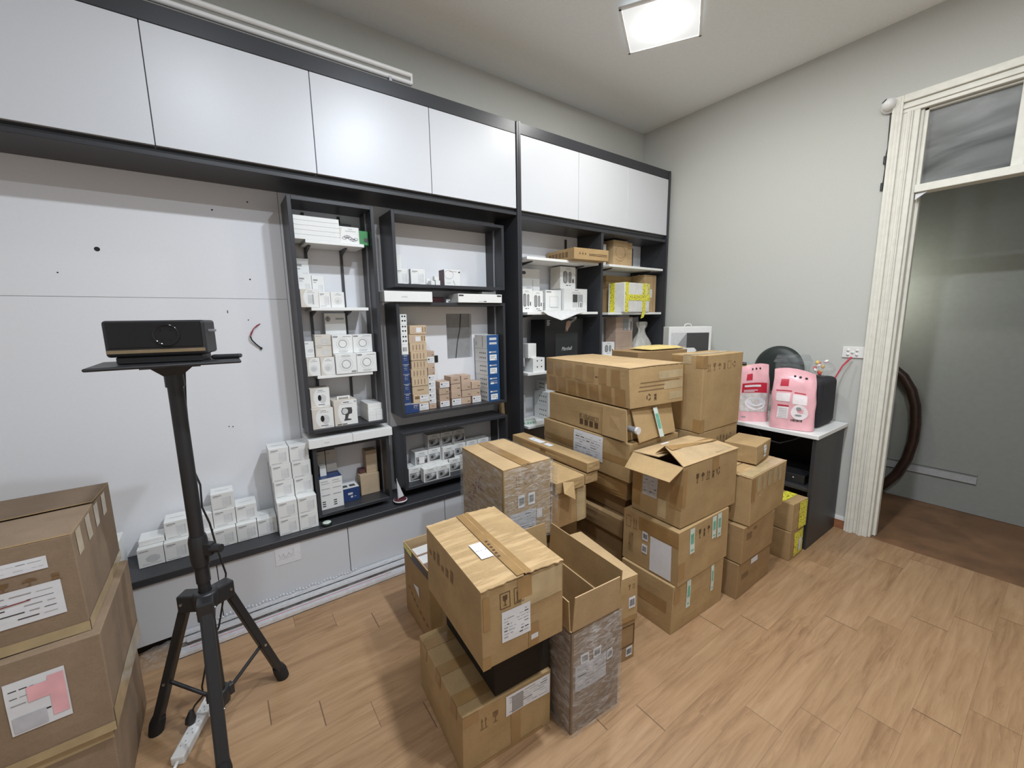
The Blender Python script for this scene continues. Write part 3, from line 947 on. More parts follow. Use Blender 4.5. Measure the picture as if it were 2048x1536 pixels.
c = Carton('cardboard_box', 'tall film-wrapped carton with its top flaps standing open', 0.897, 0.929, -3.6, 0.239, 0.450, 0.417, 0, 7, mat='card_left', group=G1, open_top=True, bulge=0.010)
H, w, d = 0.417, 0.239, 0.450
slab_flap(c, (0.004, 0.002, H), (w - 0.004, 0.002, H), (w - 0.02, -0.012, H + 0.142), (0.004, -0.012, H + 0.142), name='front_flap', mat='card_left')
slab_flap(c, (w, 0.004, H), (w, d - 0.004, H), (w + 0.01, d - 0.01, H + 0.145), (w + 0.01, 0.004, H + 0.145), name='side_flap')
slab_flap(c, (0.0, d - 0.004, H), (0.0, 0.004, H), (-0.006, 0.004, H + 0.120), (-0.006, d - 0.01, H + 0.120), name='side_flap')
slab_flap(c, (w - 0.004, d, H), (0.004, d, H), (0.004, d + 0.012, H + 0.142), (w - 0.01, d + 0.012, H + 0.142), name='back_flap')
c.label_part('F', 0.06, 0.42, 0.68, 0.67, 'paper_grey', lines=6, seed=12)
for u in (0.16, 0.40): c.label_part('F', u, 0.67, u + 0.16, 0.76, lines=0, seed=int(u * 50), name='barcode_label', barcode=True)
c.label_part('F', 0.70, 0.56, 0.83, 0.66, lines=0, seed=13, name='barcode_label', barcode=True)
c.film_wrap(top=False)
c.build()

c = Carton('cardboard_box', 'long carton with plain top and barcode label behind the open flaps', 1.190, 1.040, -8, 0.190, 0.410, 0.207, 0.1945, 8, group=G1, mat='card')
c.flaps('y', 'card_light')
c.label_part('F', 0.72, 0.30, 0.92, 0.56, lines=0, seed=14, name='barcode_label', barcode=True)
c.icons('F', 0.70, 0.74, 0.1, 0.12, ('glass', 'up'), 'print_faint')
c.strip('F', 0.3, 0.0, 1.0, 0.10)
c.build()
c = Carton('cardboard_box', 'small floor carton under the long carton, printed frame and barcode', 1.188, 1.046, -8, 0.186, 0.400, 0.192, 0, 9, group=G1, mat='card_dark')
for (a, b, e, f) in ((0.55, 0.36, 0.97, 0.385), (0.55, 0.86, 0.97, 0.885), (0.945, 0.36, 0.97, 0.885)): c.mark('F', a, b, e, f)
c.label_part('F', 0.72, 0.10, 0.92, 0.34, lines=0, seed=15, name='barcode_label', barcode=True)
c.build()

# --- middle pile behind the wrapped carton
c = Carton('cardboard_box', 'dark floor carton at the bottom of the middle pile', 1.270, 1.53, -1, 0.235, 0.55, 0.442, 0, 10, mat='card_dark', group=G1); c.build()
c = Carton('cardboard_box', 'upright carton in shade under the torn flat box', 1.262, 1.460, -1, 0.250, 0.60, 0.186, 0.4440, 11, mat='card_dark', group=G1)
c.strip('F', 0.72, 0.0, 0.95, 1.0, 'tape_pale'); c.build()
c = Carton('flat_box', 'flat kraft box with a torn hanging flap and white label', 1.285, 1.450, -1, 0.202, 0.62, 0.062, 0.6325, 12, mat='card', group=G1, jit=0.002, bulge=0.002)
c.label_part('T', 0.10, 0.22, 0.42, 0.62, lines=4, seed=16)
slab_flap(c, (0.045, -0.006, 0.060), (0.118, -0.006, 0.045), (0.090, -0.050, -0.028), (0.020, -0.045, 0.020), name='torn_flap', t=0.003, inner='card')
c.build()
c = Carton('flat_box', 'long narrow kraft box directly under the topmost narrow one', 1.500, 1.456, -1, 0.092, 0.66, 0.058, 0.6325, 13, mat='card', group=G1, jit=0.001, bulge=0.001); c.build()
c = Carton('flat_box', 'topmost long narrow kraft box with white stickers in the middle pile', 1.506, 1.448, -1, 0.093, 0.69, 0.054, 0.6965, 14, mat='card', group=G1, jit=0.001, bulge=0.001)
c.label_part('T', 0.25, 0.62, 0.75, 0.80, lines=2, seed=17); c.label_part('T', 0.3, 0.50, 0.7, 0.59, lines=1, seed=18, name='small_sticker')
c.mark('L', 0.42, 0.35, 0.50, 0.7, 'print_faint')
c.build()

# --- back column
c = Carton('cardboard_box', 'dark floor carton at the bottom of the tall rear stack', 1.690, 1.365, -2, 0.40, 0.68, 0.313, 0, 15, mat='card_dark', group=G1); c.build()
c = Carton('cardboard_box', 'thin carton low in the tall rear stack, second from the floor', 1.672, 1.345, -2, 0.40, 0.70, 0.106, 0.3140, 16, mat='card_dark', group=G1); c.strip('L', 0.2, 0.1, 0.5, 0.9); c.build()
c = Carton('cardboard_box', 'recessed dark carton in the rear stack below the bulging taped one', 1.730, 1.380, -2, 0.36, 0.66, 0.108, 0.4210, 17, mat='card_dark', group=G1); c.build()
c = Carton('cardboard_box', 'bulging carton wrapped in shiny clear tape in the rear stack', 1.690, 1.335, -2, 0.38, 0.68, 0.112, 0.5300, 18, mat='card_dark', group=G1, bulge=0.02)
c.strip('L', 0.0, 0.05, 1.0, 0.95, 'tape', 0.002); c.build()
c = Carton('cardboard_box', 'rear stack carton with a big white shipping label, below the split one', 1.667, 1.306, -2.6, 0.40, 0.724, 0.213, 0.6440, 19, group=G1)
c.label_part('L', 0.41, 0.28, 0.74, 0.97, 'paper', lines=8, seed=20)
c.strip('L', 0.0, 0.42, 1.0, 0.60, 'tape', 0.001); c.strip('F', 0.0, 0.6, 1.0, 0.8)
c.build()
c = Carton('cardboard_box', 'split carton with upside-down print and a green taped end flap', 1.672, 1.345, -3.9, 0.355, 0.65, 0.176, 0.8585, 21, mat='card', group=G1, bulge=0.008, jit=0.006)
c.text('L', 'LC5002PSD1 20', 0.45, 0.36, 0.70, 0.52, 'print_brown', flip=True)
for i in range(4): c.mark('L', 0.455 + 0.065 * i, 0.14, 0.50 + 0.065 * i, 0.34, 'print_brown')
slab_flap(c, (0.03, -0.012, 0.168), (0.350, -0.006, 0.172), (0.355, -0.040, 0.012), (0.055, -0.050, -0.002), name='end_flap', inner='card', t=0.005)
m = MB()
E0, E1 = Vector((0.175, -0.029, 0.165)), Vector((0.20, -0.062, 0.008))
m.face([E0 + Vector((0.0, 0, 0)), E1, E1 + Vector((0.036, 0.002, 0)), E0 + Vector((0.034, 0.002, 0))], 'green_pale')
a, b = E0.lerp(E1, 0.2), E0.lerp(E1, 0.7)
m.face([a + Vector((0.006, -0.0015, 0)), b + Vector((0.006, -0.0015, 0)), b + Vector((0.028, -0.0015, 0)), a + Vector((0.028, -0.0015, 0))], 'green_print')
c.parts.append(('green_tape', m, 'green and white tape'))
slab_flap(c, (-0.004, 0.16, 0.17), (-0.004, -0.01, 0.165), (-0.022, -0.035, 0.01), (-0.008, 0.16, 0.004), name='side_flap', mat='card', inner='card', t=0.004)
c.build()
m = MB()
m.tube([(0, 0, 0), (0, 0.05, 0)], 0.017, 'steel_grey', 14)
m.tube([(0, -0.012, 0), (0, 0.0, 0)], 0.019, 'bright_aluminium', 14)
o = tag(m.build('metal_can'), 'shiny metal can end showing through the split carton corner', 'can'); o.location = (1.6885, 1.284, 0.93)
c = Carton('cardboard_box', 'wide taped carton on top of the tall rear stack', 1.672, 1.318, -6.0, 0.40, 0.745, 0.212, 1.0370, 22, mat='card', group=G1, bulge=0.008, jit=0.007)
c.flaps('y', 'card_light', lift=(0.003, 0.002), ragged=0.004)
rn = random.Random(4)
for i in range(7):
    u = 0.02 + i * 0.135
    c.strip('L', u, 0.55 - 0.01 * i, u + 0.085, 0.93, 'tape', 0.001)
    c.strip('L', u + 0.03, 0.04, u + 0.13, 0.46 + 0.02 * (i % 2), 'tape', 0.001)
for i in range(3): c.mark('L', 0.66 + 0.028 * i, 0.66, 0.68 + 0.028 * i, 0.69)
c.icons('F', 0.28, 0.14, 0.10, 0.20, ('cycle', 'stack'), 'print_brown')
for i in range(3): c.mark('F', 0.15 + 0.02 * i, 0.40 + 0.10 * i, 0.92, 0.425 + 0.10 * i, 'print_faint')
for i in range(3): c.strip('F', 0.72 - 0.1 * i, 0.1 + 0.28 * i, 0.99, 0.30 + 0.28 * i, 'tape_pale', 0.001)
c.build()

# --- front right stack
c = Carton('cardboard_box', 'bottom carton of the right-hand stack, two green tape strips', 1.609, 0.994, -1.7, 0.435, 0.305, 0.252, 0, 23, group=G1)
def green(c, f, u, v0, v1, wd=0.075):
    m = MB()
    c.patch(m, f, u, v0, u + wd, v1, 'green_pale', 0.0020)
    c.patch(m, f, u + 0.018, v0 + 0.38 * (v1 - v0), u + wd - 0.014, v0 + 0.78 * (v1 - v0), 'green_print', 0.0027)
    c.patch(m, f, u + 0.024, v0 + 0.1 * (v1 - v0), u + wd - 0.02, v0 + 0.16 * (v1 - v0), 'green_print', 0.0027)
    c.parts.append(('green_tape', m, 'green and white tape'))
green(c, 'F', 0.24, 0.40, 0.98); green(c, 'F', 0.72, 0.42, 0.99, 0.06)
c.strip('L', 0.1, 0.4, 0.9, 0.62, 'tape', 0.001); c.strip('F', 0.02, 0.62, 0.12, 0.9)
c.build()
c = Carton('cardboard_box', 'middle right-hand carton with blank white sheet and two barcodes', 1.625, 0.980, -0.6, 0.434, 0.325, 0.270, 0.2535, 24, group=G1)
c.label_part('L', 0.52, 0.03, 0.89, 0.70, 'paper', lines=0, name='paper_sheet')
for v in (0.30, 0.55): c.label_part('L', 0.37, v, 0.47, v + 0.17, lines=0, seed=int(v * 90), name='barcode_label', barcode=True)
c.text('L', 'ANTI', 0.11, 0.20, 0.20, 0.60, 'print_faint'); c.icons('L', 0.05, 0.68, 0.10, 0.22, ('box', 'up'), 'print_faint')
green(c, 'F', 0.20, 0.50, 0.97, 0.09); green(c, 'F', 0.64, 0.55, 0.98, 0.085); green(c, 'F', 0.75, 0.52, 0.99, 0.085)
c.icons('F', 0.36, 0.70, 0.07, 0.18, ('glass', 'stack', 'rain'), 'print_brown')
c.strip('L', 0.30, 0.72, 1.0, 0.97, 'tape', 0.001); c.strip('F', 0.0, 0.1, 0.12, 0.4)
c.build()
c = Carton('cardboard_box', 'top right-hand carton with one end flap folded open', 1.655, 0.999, -1.9, 0.472, 0.285, 0.298, 0.5260, 25, mat='card', group=G1, open_top=True)
H, w, d = 0.298, 0.472, 0.285
slab_flap(c, (0.002, d, H), (0.002, 0, H), (-0.085, 0.010, H - 0.052), (-0.085, d - 0.02, H - 0.058), name='end_flap', inner='card_light', mat='card')
slab_flap(c, (0, d, H), (w, d, H), (w, d * 0.5, H + 0.012), (0.015, d * 0.5, H + 0.006), name='top_flap', mat='card_inside', inner='card_light', t=-0.004)
slab_flap(c, (0.0, 0, H), (w, 0, H), (w, d * 0.49, H + 0.014), (0.055, d * 0.49, H + 0.050), name='top_flap', mat='card_inside', inner='card_light')
m = MB()
m.face([(0.06, d * 0.36, H + 0.044), (w, d * 0.40, H + 0.0185), (w, d * 0.60, H + 0.0165), (0.03, d * 0.62, H + 0.014), (0.055, d * 0.49, H + 0.0565)], 'tape'); c.parts.append(('packing_tape', m, None))
m = MB()
m.face([(0.30, d * 0.06, H + 0.0085), (0.44, d * 0.08, H + 0.0075), (0.44, d * 0.26, H + 0.0125), (0.30, d * 0.24, H + 0.0165)], 'tape_pale'); c.parts.append(('packing_tape', m, None))
c.icons('F', 0.20, 0.66, 0.075, 0.17, ('glass', 'rain', 'up', 'stack', 'cycle'), 'print_brown')
c.label_part('L', 0.22, 0.33, 0.53, 0.80, 'paper_grey', lines=6, seed=26)
c.strip('L', 0.0, 0.1, 0.18, 0.95, 'tape', 0.001); c.strip('L', 0.55, 0.05, 0.72, 0.36, 'tape_pale'); c.strip('L', 0.78, 0.3, 1.0, 0.7, 'tape', 0.001)
c.strip('F', 0.0, 0.35, 0.06, 0.95); c.strip('F', 0.5, 0.78, 0.62, 0.99)
c.label_part('T', 0.42, 0.86, 0.56, 0.96, lines=1, seed=27, name='small_sticker', off=0.010)
c.build()

# --- stack beside the desk
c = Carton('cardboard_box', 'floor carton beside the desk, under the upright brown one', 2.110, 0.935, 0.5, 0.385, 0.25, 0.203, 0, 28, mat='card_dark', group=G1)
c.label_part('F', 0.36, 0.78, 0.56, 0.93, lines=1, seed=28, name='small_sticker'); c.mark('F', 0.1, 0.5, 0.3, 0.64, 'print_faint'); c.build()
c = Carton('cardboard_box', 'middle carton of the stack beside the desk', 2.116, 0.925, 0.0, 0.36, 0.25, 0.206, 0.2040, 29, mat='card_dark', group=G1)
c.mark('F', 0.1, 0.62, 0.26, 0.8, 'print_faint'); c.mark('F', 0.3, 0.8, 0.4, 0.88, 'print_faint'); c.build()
c = Carton('cardboard_box', 'upper carton beside the desk with streaky taped top edges', 2.150, 0.914, 1.8, 0.434, 0.27, 0.264, 0.4120, 30, mat='card', group=G1)
c.flaps('x', 'card_streak', lift=(0.003, 0.003), ragged=0.005)
c.strip('T', 0.02, 0.02, 0.98, 0.24, 'tape_pale', 0.0065)
for i in range(5): c.strip('F', 0.13 + 0.155 * i, 0.66, 0.22 + 0.155 * i, 0.985, 'tape_pale')
c.strip('F', 0.0, 0.5, 0.10, 0.98); c.mark('F', 0.22, 0.56, 0.235, 0.58, 'paper')
c.label_part('T', 0.02, 0.62, 0.30, 0.80, lines=1, seed=31, name='white_sticker', off=0.007)
c.build()
c = Carton('cardboard_box', 'small tilted kraft box with barcode lying on the stack by the desk', 2.600, 1.045, 8, 0.235, 0.17, 0.105, 0.686, 32, mat='card', group=G1)
c.label_part('F', 0.42, 0.22, 0.60, 0.86, lines=0, seed=33, name='barcode_label', barcode=True)
o = c.build(); o.location = (2.345, 0.985, 0.6845); 
c = Carton('cardboard_box', 'lower small carton with yellow caution tape against the desk side', 2.721, 0.915, 0.5, 0.20, 0.20, 0.184, 0, 34, mat='card_dark', group=G1)
m = MB(); c.patch(m, 'F', 0.25, 0.05, 0.95, 0.9, 'yellow_caution_tape', 0.0016); c.parts.append(('caution_tape', m, 'yellow and black caution tape'))
c.label_part('F', 0.56, 0.18, 0.80, 0.62, lines=1, seed=35, name='small_sticker', off=0.0028)
c.build()
c = Carton('cardboard_box', 'upper small carton with yellow caution tape against the desk side', 2.732, 0.918, -3, 0.19, 0.20, 0.178, 0.1850, 36, mat='card', group=G1)
m = MB(); c.patch(m, 'F', 0.42, 0.0, 0.95, 0.98, 'yellow_caution_tape', 0.0016); c.patch(m, 'T', 0.02, 0.30, 0.98, 0.62, 'yellow_caution_tape', 0.0016); c.parts.append(('caution_tape', m, 'yellow and black caution tape'))
c.build()
c = Carton('cardboard_box', 'plain floor carton hidden behind the right-hand stack', 2.150, 1.215, 0, 0.42, 0.205, 0.411, 0, 37, mat='card_dark', group=G1); c.build()
c = Carton('cardboard_box', 'carton under the tall upright one, rows of printed icons', 2.149, 1.210, -0.5, 0.424, 0.205, 0.436, 0.4125, 38, mat='card', group=G1)
c.icons('F', 0.42, 0.78, 0.07, 0.12, ('up', 'glass', 'rain', 'stack', 'cycle'), 'print_faint'); c.build()
c = Carton('cardboard_box', 'tall upright carton with a row of icons at its top edge', 2.149, 1.208, -0.5, 0.424, 0.201, 0.437, 0.8500, 39, mat='card', group=G1, bulge=0.004)
c.icons('F', 0.08, 0.80, 0.10, 0.10, ('up', 'glass', 'rain', 'stack', 'box', 'cycle'), 'print_faint')
c.strip('L', 0.0, 0.02, 0.45, 0.98, 'tape', 0.0008)
m = MB()
for (f, a, b) in (('F', 0.0, 0.09), ('L', 0.78, 1.0)):
    c.patch(m, f, a, 0.84, b, 1.0, 'tape', 0.0014); c.patch(m, f, a, 0.0, b, 0.17, 'tape', 0.0014)
c.parts.append(('packing_tape', m, None))
c.tape('x', 0.5, 0.05, 0.05, 'tape_pale', off=0.0014)
c.build()
c = Carton('cardboard_box', 'tall plain carton behind the upright carton, hidden below', 2.23, 1.72, -6, 0.50, 0.25, 0.86, 0, 40, mat='card_dark', group=G1); c.build()
c = Carton('cardboard_box', 'far carton just showing behind the upright one, yellow envelope on top', 2.25, 1.715, -6, 0.48, 0.25, 0.412, 0.8615, 41, mat='card_dark', group=G1); c.build()
m = MB()
vs = []
for j in range(7):
    for i in range(9):
        u, v = i / 8, j / 6
        e = min(1.0, 6 * min(u, 1 - u)) * min(1.0, 6 * min(v, 1 - v))
        vs.append((u * 0.36, v * 0.20, 0.004 + 0.014 * e + 0.002 * noise.noise(Vector((u * 4, v * 4, 1)))))
top = list(vs)
n0 = len(vs)
fs = [(j * 9 + i, j * 9 + i + 1, (j + 1) * 9 + i + 1, (j + 1) * 9 + i) for j in range(6) for i in range(8)]
m.raw(top, fs, 'yellow_envelope', True)
m.raw([(x, y, 0.0) for x, y, z in top], [tuple(reversed(f)) for f in fs], 'yellow_envelope')
ring = [i for i in range(9)] + [9 * j + 8 for j in range(1, 7)] + [54 + i for i in range(7, -1, -1)] + [9 * j for j in range(5, 0, -1)]
for a in range(len(ring)):
    p, q = top[ring[a]], top[ring[(a + 1) % len(ring)]]
    m.face([(p[0], p[1], 0), (q[0], q[1], 0), q, p], 'yellow_envelope')
o = tag(m.build('padded_envelope'), 'yellow padded envelope lying on the far carton', 'envelope'); o.location = (2.39, 1.725, 1.278); o.rotation_euler = (0, 0, -0.1)

# --- left edge pile
G2 = 'cardboard boxes stacked at the left edge'
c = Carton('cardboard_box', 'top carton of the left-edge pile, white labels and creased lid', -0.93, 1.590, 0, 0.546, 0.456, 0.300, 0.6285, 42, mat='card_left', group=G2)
c.flaps('x', 'card_left', lift=(0.004, 0.010))
for i in range(4): c.strip('R', 0.06 + 0.22 * i, 0.74, 0.16 + 0.22 * i, 0.99, 'tape_pale')
c.label_part('F', 0.52, 0.26, 0.93, 0.60, lines=5, seed=43)
c.label_part('F', 0.72, 0.74, 0.90, 0.86, lines=2, seed=44, name='small_label'); c.label_part('F', 0.50, 0.70, 0.64, 0.96, lines=3, seed=45, name='small_label')
c.icons('F', 0.62, 0.60, 0.07, 0.09, ('up', 'glass', 'rain', 'stack'), 'print_faint')
c.strip('F', 0.3, 0.0, 1.0, 0.1, 'tape_pale'); c.strip('R', 0.0, 0.0, 1.0, 0.12, 'tape_pale')
m = MB()
P_ = lambda a, b: c.P('F', a, b, 0.0035)
m.raw([P_(0.60 + 0.07 * math.cos(t * 0.35) * (1 + 0 * t), 0.44 + 0.05 * math.sin(t * 0.35)) for t in range(18)] + [P_(0.60 + 0.062 * math.cos(t * 0.35), 0.44 + 0.040 * math.sin(t * 0.35)) for t in range(18)], [(i, i + 1, i + 19, i + 18) for i in range(17)], 'red_ink')
m.face([P_(0.68, 0.46), P_(0.82, 0.475), P_(0.82, 0.485), P_(0.68, 0.472)], 'red_ink')
c.parts.append(('handwriting', m, None))
c.build()
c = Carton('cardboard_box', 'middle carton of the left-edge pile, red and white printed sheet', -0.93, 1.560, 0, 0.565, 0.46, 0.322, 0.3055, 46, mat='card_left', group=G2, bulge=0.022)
c.label_part('F', 0.66, 0.34, 0.86, 0.82, 'paper', lines=6, seed=47, name='printed_sheet')
m = MB(); c.patch(m, 'F', 0.80, 0.40, 0.855, 0.78, 'pink_bag', 0.003); c.patch(m, 'F', 0.73, 0.60, 0.80, 0.74, 'pink_bag', 0.003); c.patch(m, 'F', 0.67, 0.36, 0.78, 0.50, 'paper_grey', 0.003); c.parts.append(('printed_picture', m, None))
c.label_part('F', 0.34, 0.20, 0.56, 0.50, 'paper_grey', lines=3, seed=48); c.label_part('F', 0.46, 0.68, 0.62, 0.82, 'paper_grey', lines=2, seed=49, name='small_label')
c.strip('F', 0.0, 0.0, 1.0, 0.09, 'tape_pale'); c.strip('R', 0.0, 0.0, 1.0, 0.22, 'tape_pale')
c.build()
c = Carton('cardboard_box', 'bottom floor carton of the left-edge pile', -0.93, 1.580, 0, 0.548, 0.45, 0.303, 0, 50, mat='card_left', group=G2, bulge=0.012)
c.strip('F', 0.5, 0.9, 1.0, 1.0, 'tape_pale'); c.build()
# ------------------------------------------------------------------ small retail boxes on the shelves
_pm = {}
class PB:
    def __init__(s, w, d, h, mat, side=None, top=None):
        s.w, s.d, s.h = w, d, h
        s.m = MB()
        s.m.box(0, 0, 0, w, d, h, mat)
        for nm, f in ((side, 'L'), (top, 'T')):
            if nm: s.rect(f, 0.012, 0.012, 0.988, 0.988, nm, 0.0003)
        if side: s.rect('R', 0.012, 0.012, 0.988, 0.988, side, 0.0003)
    def P(s, f, u, v, o=0.0006):
        if f == 'F': return Vector((u * s.w, -o, v * s.h))
        if f == 'L': return Vector((-o, (1 - u) * s.d, v * s.h))
        if f == 'R': return Vector((s.w + o, u * s.d, v * s.h))
        return Vector((u * s.w, v * s.d, s.h + o))
    def rect(s, f, u0, v0, u1, v1, mat, o=0.0006):
        s.m.face([s.P(f, u0, v0, o), s.P(f, u1, v0, o), s.P(f, u1, v1, o), s.P(f, u0, v1, o)], mat)
    def disc(s, f, u, v, r, mat, o=0.0008, n=20, r1=0.0, sx=1.0):
        q = min(1.0, 1.05 * s.w / s.h) if r > 0.012 else 1.0
        r, r1 = r * q, r1 * q
        W = s.w if f in 'FT' else s.d
        Hh = s.h if f != 'T' else s.d
        pts = [(u + sx * r * math.cos(2 * math.pi * k / n) / W, v + r * math.sin(2 * math.pi * k / n) / Hh) for k in range(n)]
        if r1 == 0:
            s.m.face([s.P(f, a, b, o) for a, b in pts], mat)
        else:
            q = [(u + sx * r1 * math.cos(2 * math.pi * k / n) / W, v + r1 * math.sin(2 * math.pi * k / n) / Hh) for k in range(n)]
            for k in range(n):
                j = (k + 1) % n
                s.m.face([s.P(f, *pts[k], o), s.P(f, *pts[j], o), s.P(f, *q[j], o), s.P(f, *q[k], o)], mat)
    def pill(s, f, u0, v0, u1, v1, mat, o=0.0007, horiz=False):
        W, Hh = s.w, s.h
        pts = []
        n = 8
        if not horiz:
            r = (u1 - u0) * W / 2
            for k in range(n + 1): pts.append(((u0 + u1) / 2 + r / W * math.cos(math.pi * k / n), v1 - r / Hh + r / Hh * math.sin(math.pi * k / n)))
            for k in range(n + 1): pts.append(((u0 + u1) / 2 - r / W * math.cos(math.pi * k / n), v0 + r / Hh - r / Hh * math.sin(math.pi * k / n)))
        else:
            r = (v1 - v0) * Hh / 2
            for k in range(n + 1): pts.append((u1 - r / W + r / W * math.sin(math.pi * k / n), (v0 + v1) / 2 - r / Hh * math.cos(math.pi * k / n)))
            for k in range(n + 1): pts.append((u0 + r / W - r / W * math.sin(math.pi * k / n), (v0 + v1) / 2 + r / Hh * math.cos(math.pi * k / n)))
        s.m.face([s.P(f, a, b, o) for a, b in pts], mat)
    def blob(s, mat='pack_white', l=0.16):
        """white front field with a big round left edge"""
        pts = [(0.985, 0.015), (0.985, 0.985)]
        for k in range(13):
            a = math.pi / 2 + math.pi * k / 12
            pts.append((l + 0.34 + 0.34 * math.cos(a) * 1.0, 0.5 + 0.485 * math.sin(a)))
        s.m.face([s.P('F', a, b, 0.0004) for a, b in pts], mat)
    def lines(s, f, rows, mat='pack_line', o=0.0008):
        for (u0, v, u1, t) in rows:
            s.rect(f, u0, v, u1, v + t, mat, o)

def st_plain(p): pass
def st_lock(p):
    p.lines('F', [(0.10, 0.84, 0.46, 0.045)], 'pack_grey')
    p.lines('F', [(0.10, 0.78, 0.34, 0.02), (0.10, 0.08, 0.62, 0.022)])
    p.rect('F', 0.48, 0.16, 0.80, 0.72, 'pack_faint')
    p.rect('F', 0.80, 0.18, 0.86, 0.72, 'pack_tint')
    p.lines('T', [(0.2, 0.45, 0.8, 0.05)], 'pack_tint')
def st_ring(p):
    p.pill('F', 0.03, 0.86, 0.28, 0.95, 'pack_grey', horiz=True)
    p.disc('F', 0.5, 0.52, 0.23 * p.h, 'pack_line', r1=0.185 * p.h)
    p.disc('F', 0.5, 0.52, 0.33 * p.h, 'pack_tint', r1=0.31 * p.h, o=0.0005)
    p.lines('F', [(0.28, 0.12, 0.74, 0.025), (0.30, 0.06, 0.68, 0.018), (0.52, 0.89, 0.92, 0.03)])
def st_ring_flip(p):
    p.pill('F', 0.72, 0.05, 0.97, 0.14, 'pack_grey', horiz=True)
    p.disc('F', 0.5, 0.48, 0.23 * p.h, 'pack_line', r1=0.185 * p.h)
    p.disc('F', 0.5, 0.48, 0.33 * p.h, 'pack_tint', r1=0.31 * p.h, o=0.0005)
    p.lines('F', [(0.28, 0.86, 0.72, 0.025), (0.30, 0.92, 0.68, 0.018)])
def st_blob(p):
    p.blob()
    p.lines('F', [(0.42, 0.88, 0.68, 0.03), (0.36, 0.80, 0.80, 0.022)], 'pack_line')
    p.rect('F', 0.40, 0.20, 0.64, 0.70, 'pack_tint'); p.rect('F', 0.64, 0.16, 0.72, 0.72, 'pack_line')
def st_blobdisc(p):
    p.blob(l=0.1)
    p.lines('F', [(0.42, 0.88, 0.66, 0.03), (0.32, 0.80, 0.80, 0.03)], 'pack_line')
    p.disc('F', 0.52, 0.42, 0.24 * p.h, 'pack_tint', r1=0.20 * p.h)
    p.disc('F', 0.50, 0.40, 0.12 * p.h, 'pack_tint')
def st_lines(p):
    p.lines('F', [(0.06, 0.84, 0.42, 0.05)], 'pack_line')
    p.lines('F', [(0.15, 0.14, 0.9, 0.03)], 'pack_tint')
    p.disc('F', 0.58, 0.42, 0.20 * p.h, 'pack_tint', sx=1.4)
def st_cam(p):
    p.blob()
    p.lines('F', [(0.40, 0.87, 0.66, 0.035), (0.36, 0.80, 0.78, 0.018)], 'pack_grey')
    p.disc('F', 0.62, 0.44, 0.24 * p.h, 'pack_tint', sx=0.75, o=0.0006)
    p.disc('F', 0.47, 0.50, 0.16 * p.h, 'pack_black', sx=0.55)
    p.rect('F', 0.38, 0.13, 0.72, 0.165, 'pack_dark'); p.lines('F', [(0.55, 0.07, 0.95, 0.018)])
def st_webcam(p):
    p.blob()
    p.lines('F', [(0.40, 0.90, 0.66, 0.03)], 'pack_dark'); p.lines('F', [(0.28, 0.845, 0.80, 0.014)])
    p.pill('F', 0.30, 0.42, 0.78, 0.70, 'pack_dark', horiz=True)
    p.rect('F', 0.34, 0.44, 0.76, 0.69, 'pack_dark', 0.0009)
    p.disc('F', 0.46, 0.56, 0.018, 'pack_tint', o=0.0012)
    p.m.face([p.P('F', 0.46, 0.42, 0.001), p.P('F', 0.62, 0.42, 0.001), p.P('F', 0.56, 0.26, 0.001), p.P('F', 0.72, 0.22, 0.001), p.P('F', 0.70, 0.18, 0.001), p.P('F', 0.38, 0.18, 0.001), p.P('F', 0.44, 0.28, 0.001)], 'pack_dark')
    p.rect('F', 0.10, 0.035, 0.28, 0.07, 'pack_dark'); p.rect('F', 0.32, 0.035, 0.52, 0.07, 'pack_dark')
    p.rect('F', 0.87, 0.88, 0.96, 0.95, 'pack_line')
def st_photo(p):
    p.lines('F', [(0.30, 0.84, 0.72, 0.04)], 'pack_grey'); p.lines('F', [(0.18, 0.72, 0.78, 0.03)], 'pack_line')
    p.rect('F', 0.07, 0.07, 0.93, 0.63, 'pack_grey')
    p.m.face([p.P('F', 0.07, 0.07, .001), p.P('F', 0.93, 0.07, .001), p.P('F', 0.93, 0.40, .001), p.P('F', 0.55, 0.18, .001)], 'pack_dark')
    p.disc('F', 0.30, 0.36, 0.12 * p.h, 'pack_dark', o=0.0012)
    p.m.face([p.P('F', 0.52, 0.56, .0012), p.P('F', 0.70, 0.63, .0012), p.P('F', 0.86, 0.52, .0012), p.P('F', 0.62, 0.30, .0012)], 'pack_tint')
    p.lines('T', [(0.35, 0.3, 0.55, 0.08)], 'pack_line')
def st_photo_light(p):
    st_photo(p)
    p.rect('F', 0.28, 0.10, 0.70, 0.60, 'pack_white', 0.0016)
def st_pills(p):
    p.blob(l=0.02)
    p.lines('F', [(0.36, 0.90, 0.66, 0.025), (0.30, 0.86, 0.74, 0.012)], 'pack_line')
    p.pill('F', 0.18, 0.24, 0.46, 0.80, 'pack_dark'); p.pill('F', 0.21, 0.27, 0.43, 0.77, 'pack_grey', 0.001)
    p.pill('F', 0.53, 0.26, 0.72, 0.78, 'pack_dark'); p.pill('F', 0.55, 0.28, 0.70, 0.76, 'pack_grey', 0.001)
    p.rect('F', 0.79, 0.28, 0.87, 0.45, 'pack_black'); p.rect('F', 0.36, 0.14, 0.52, 0.175, 'pack_dark'); p.rect('F', 0.58, 0.14, 0.68, 0.175, 'pack_dark')
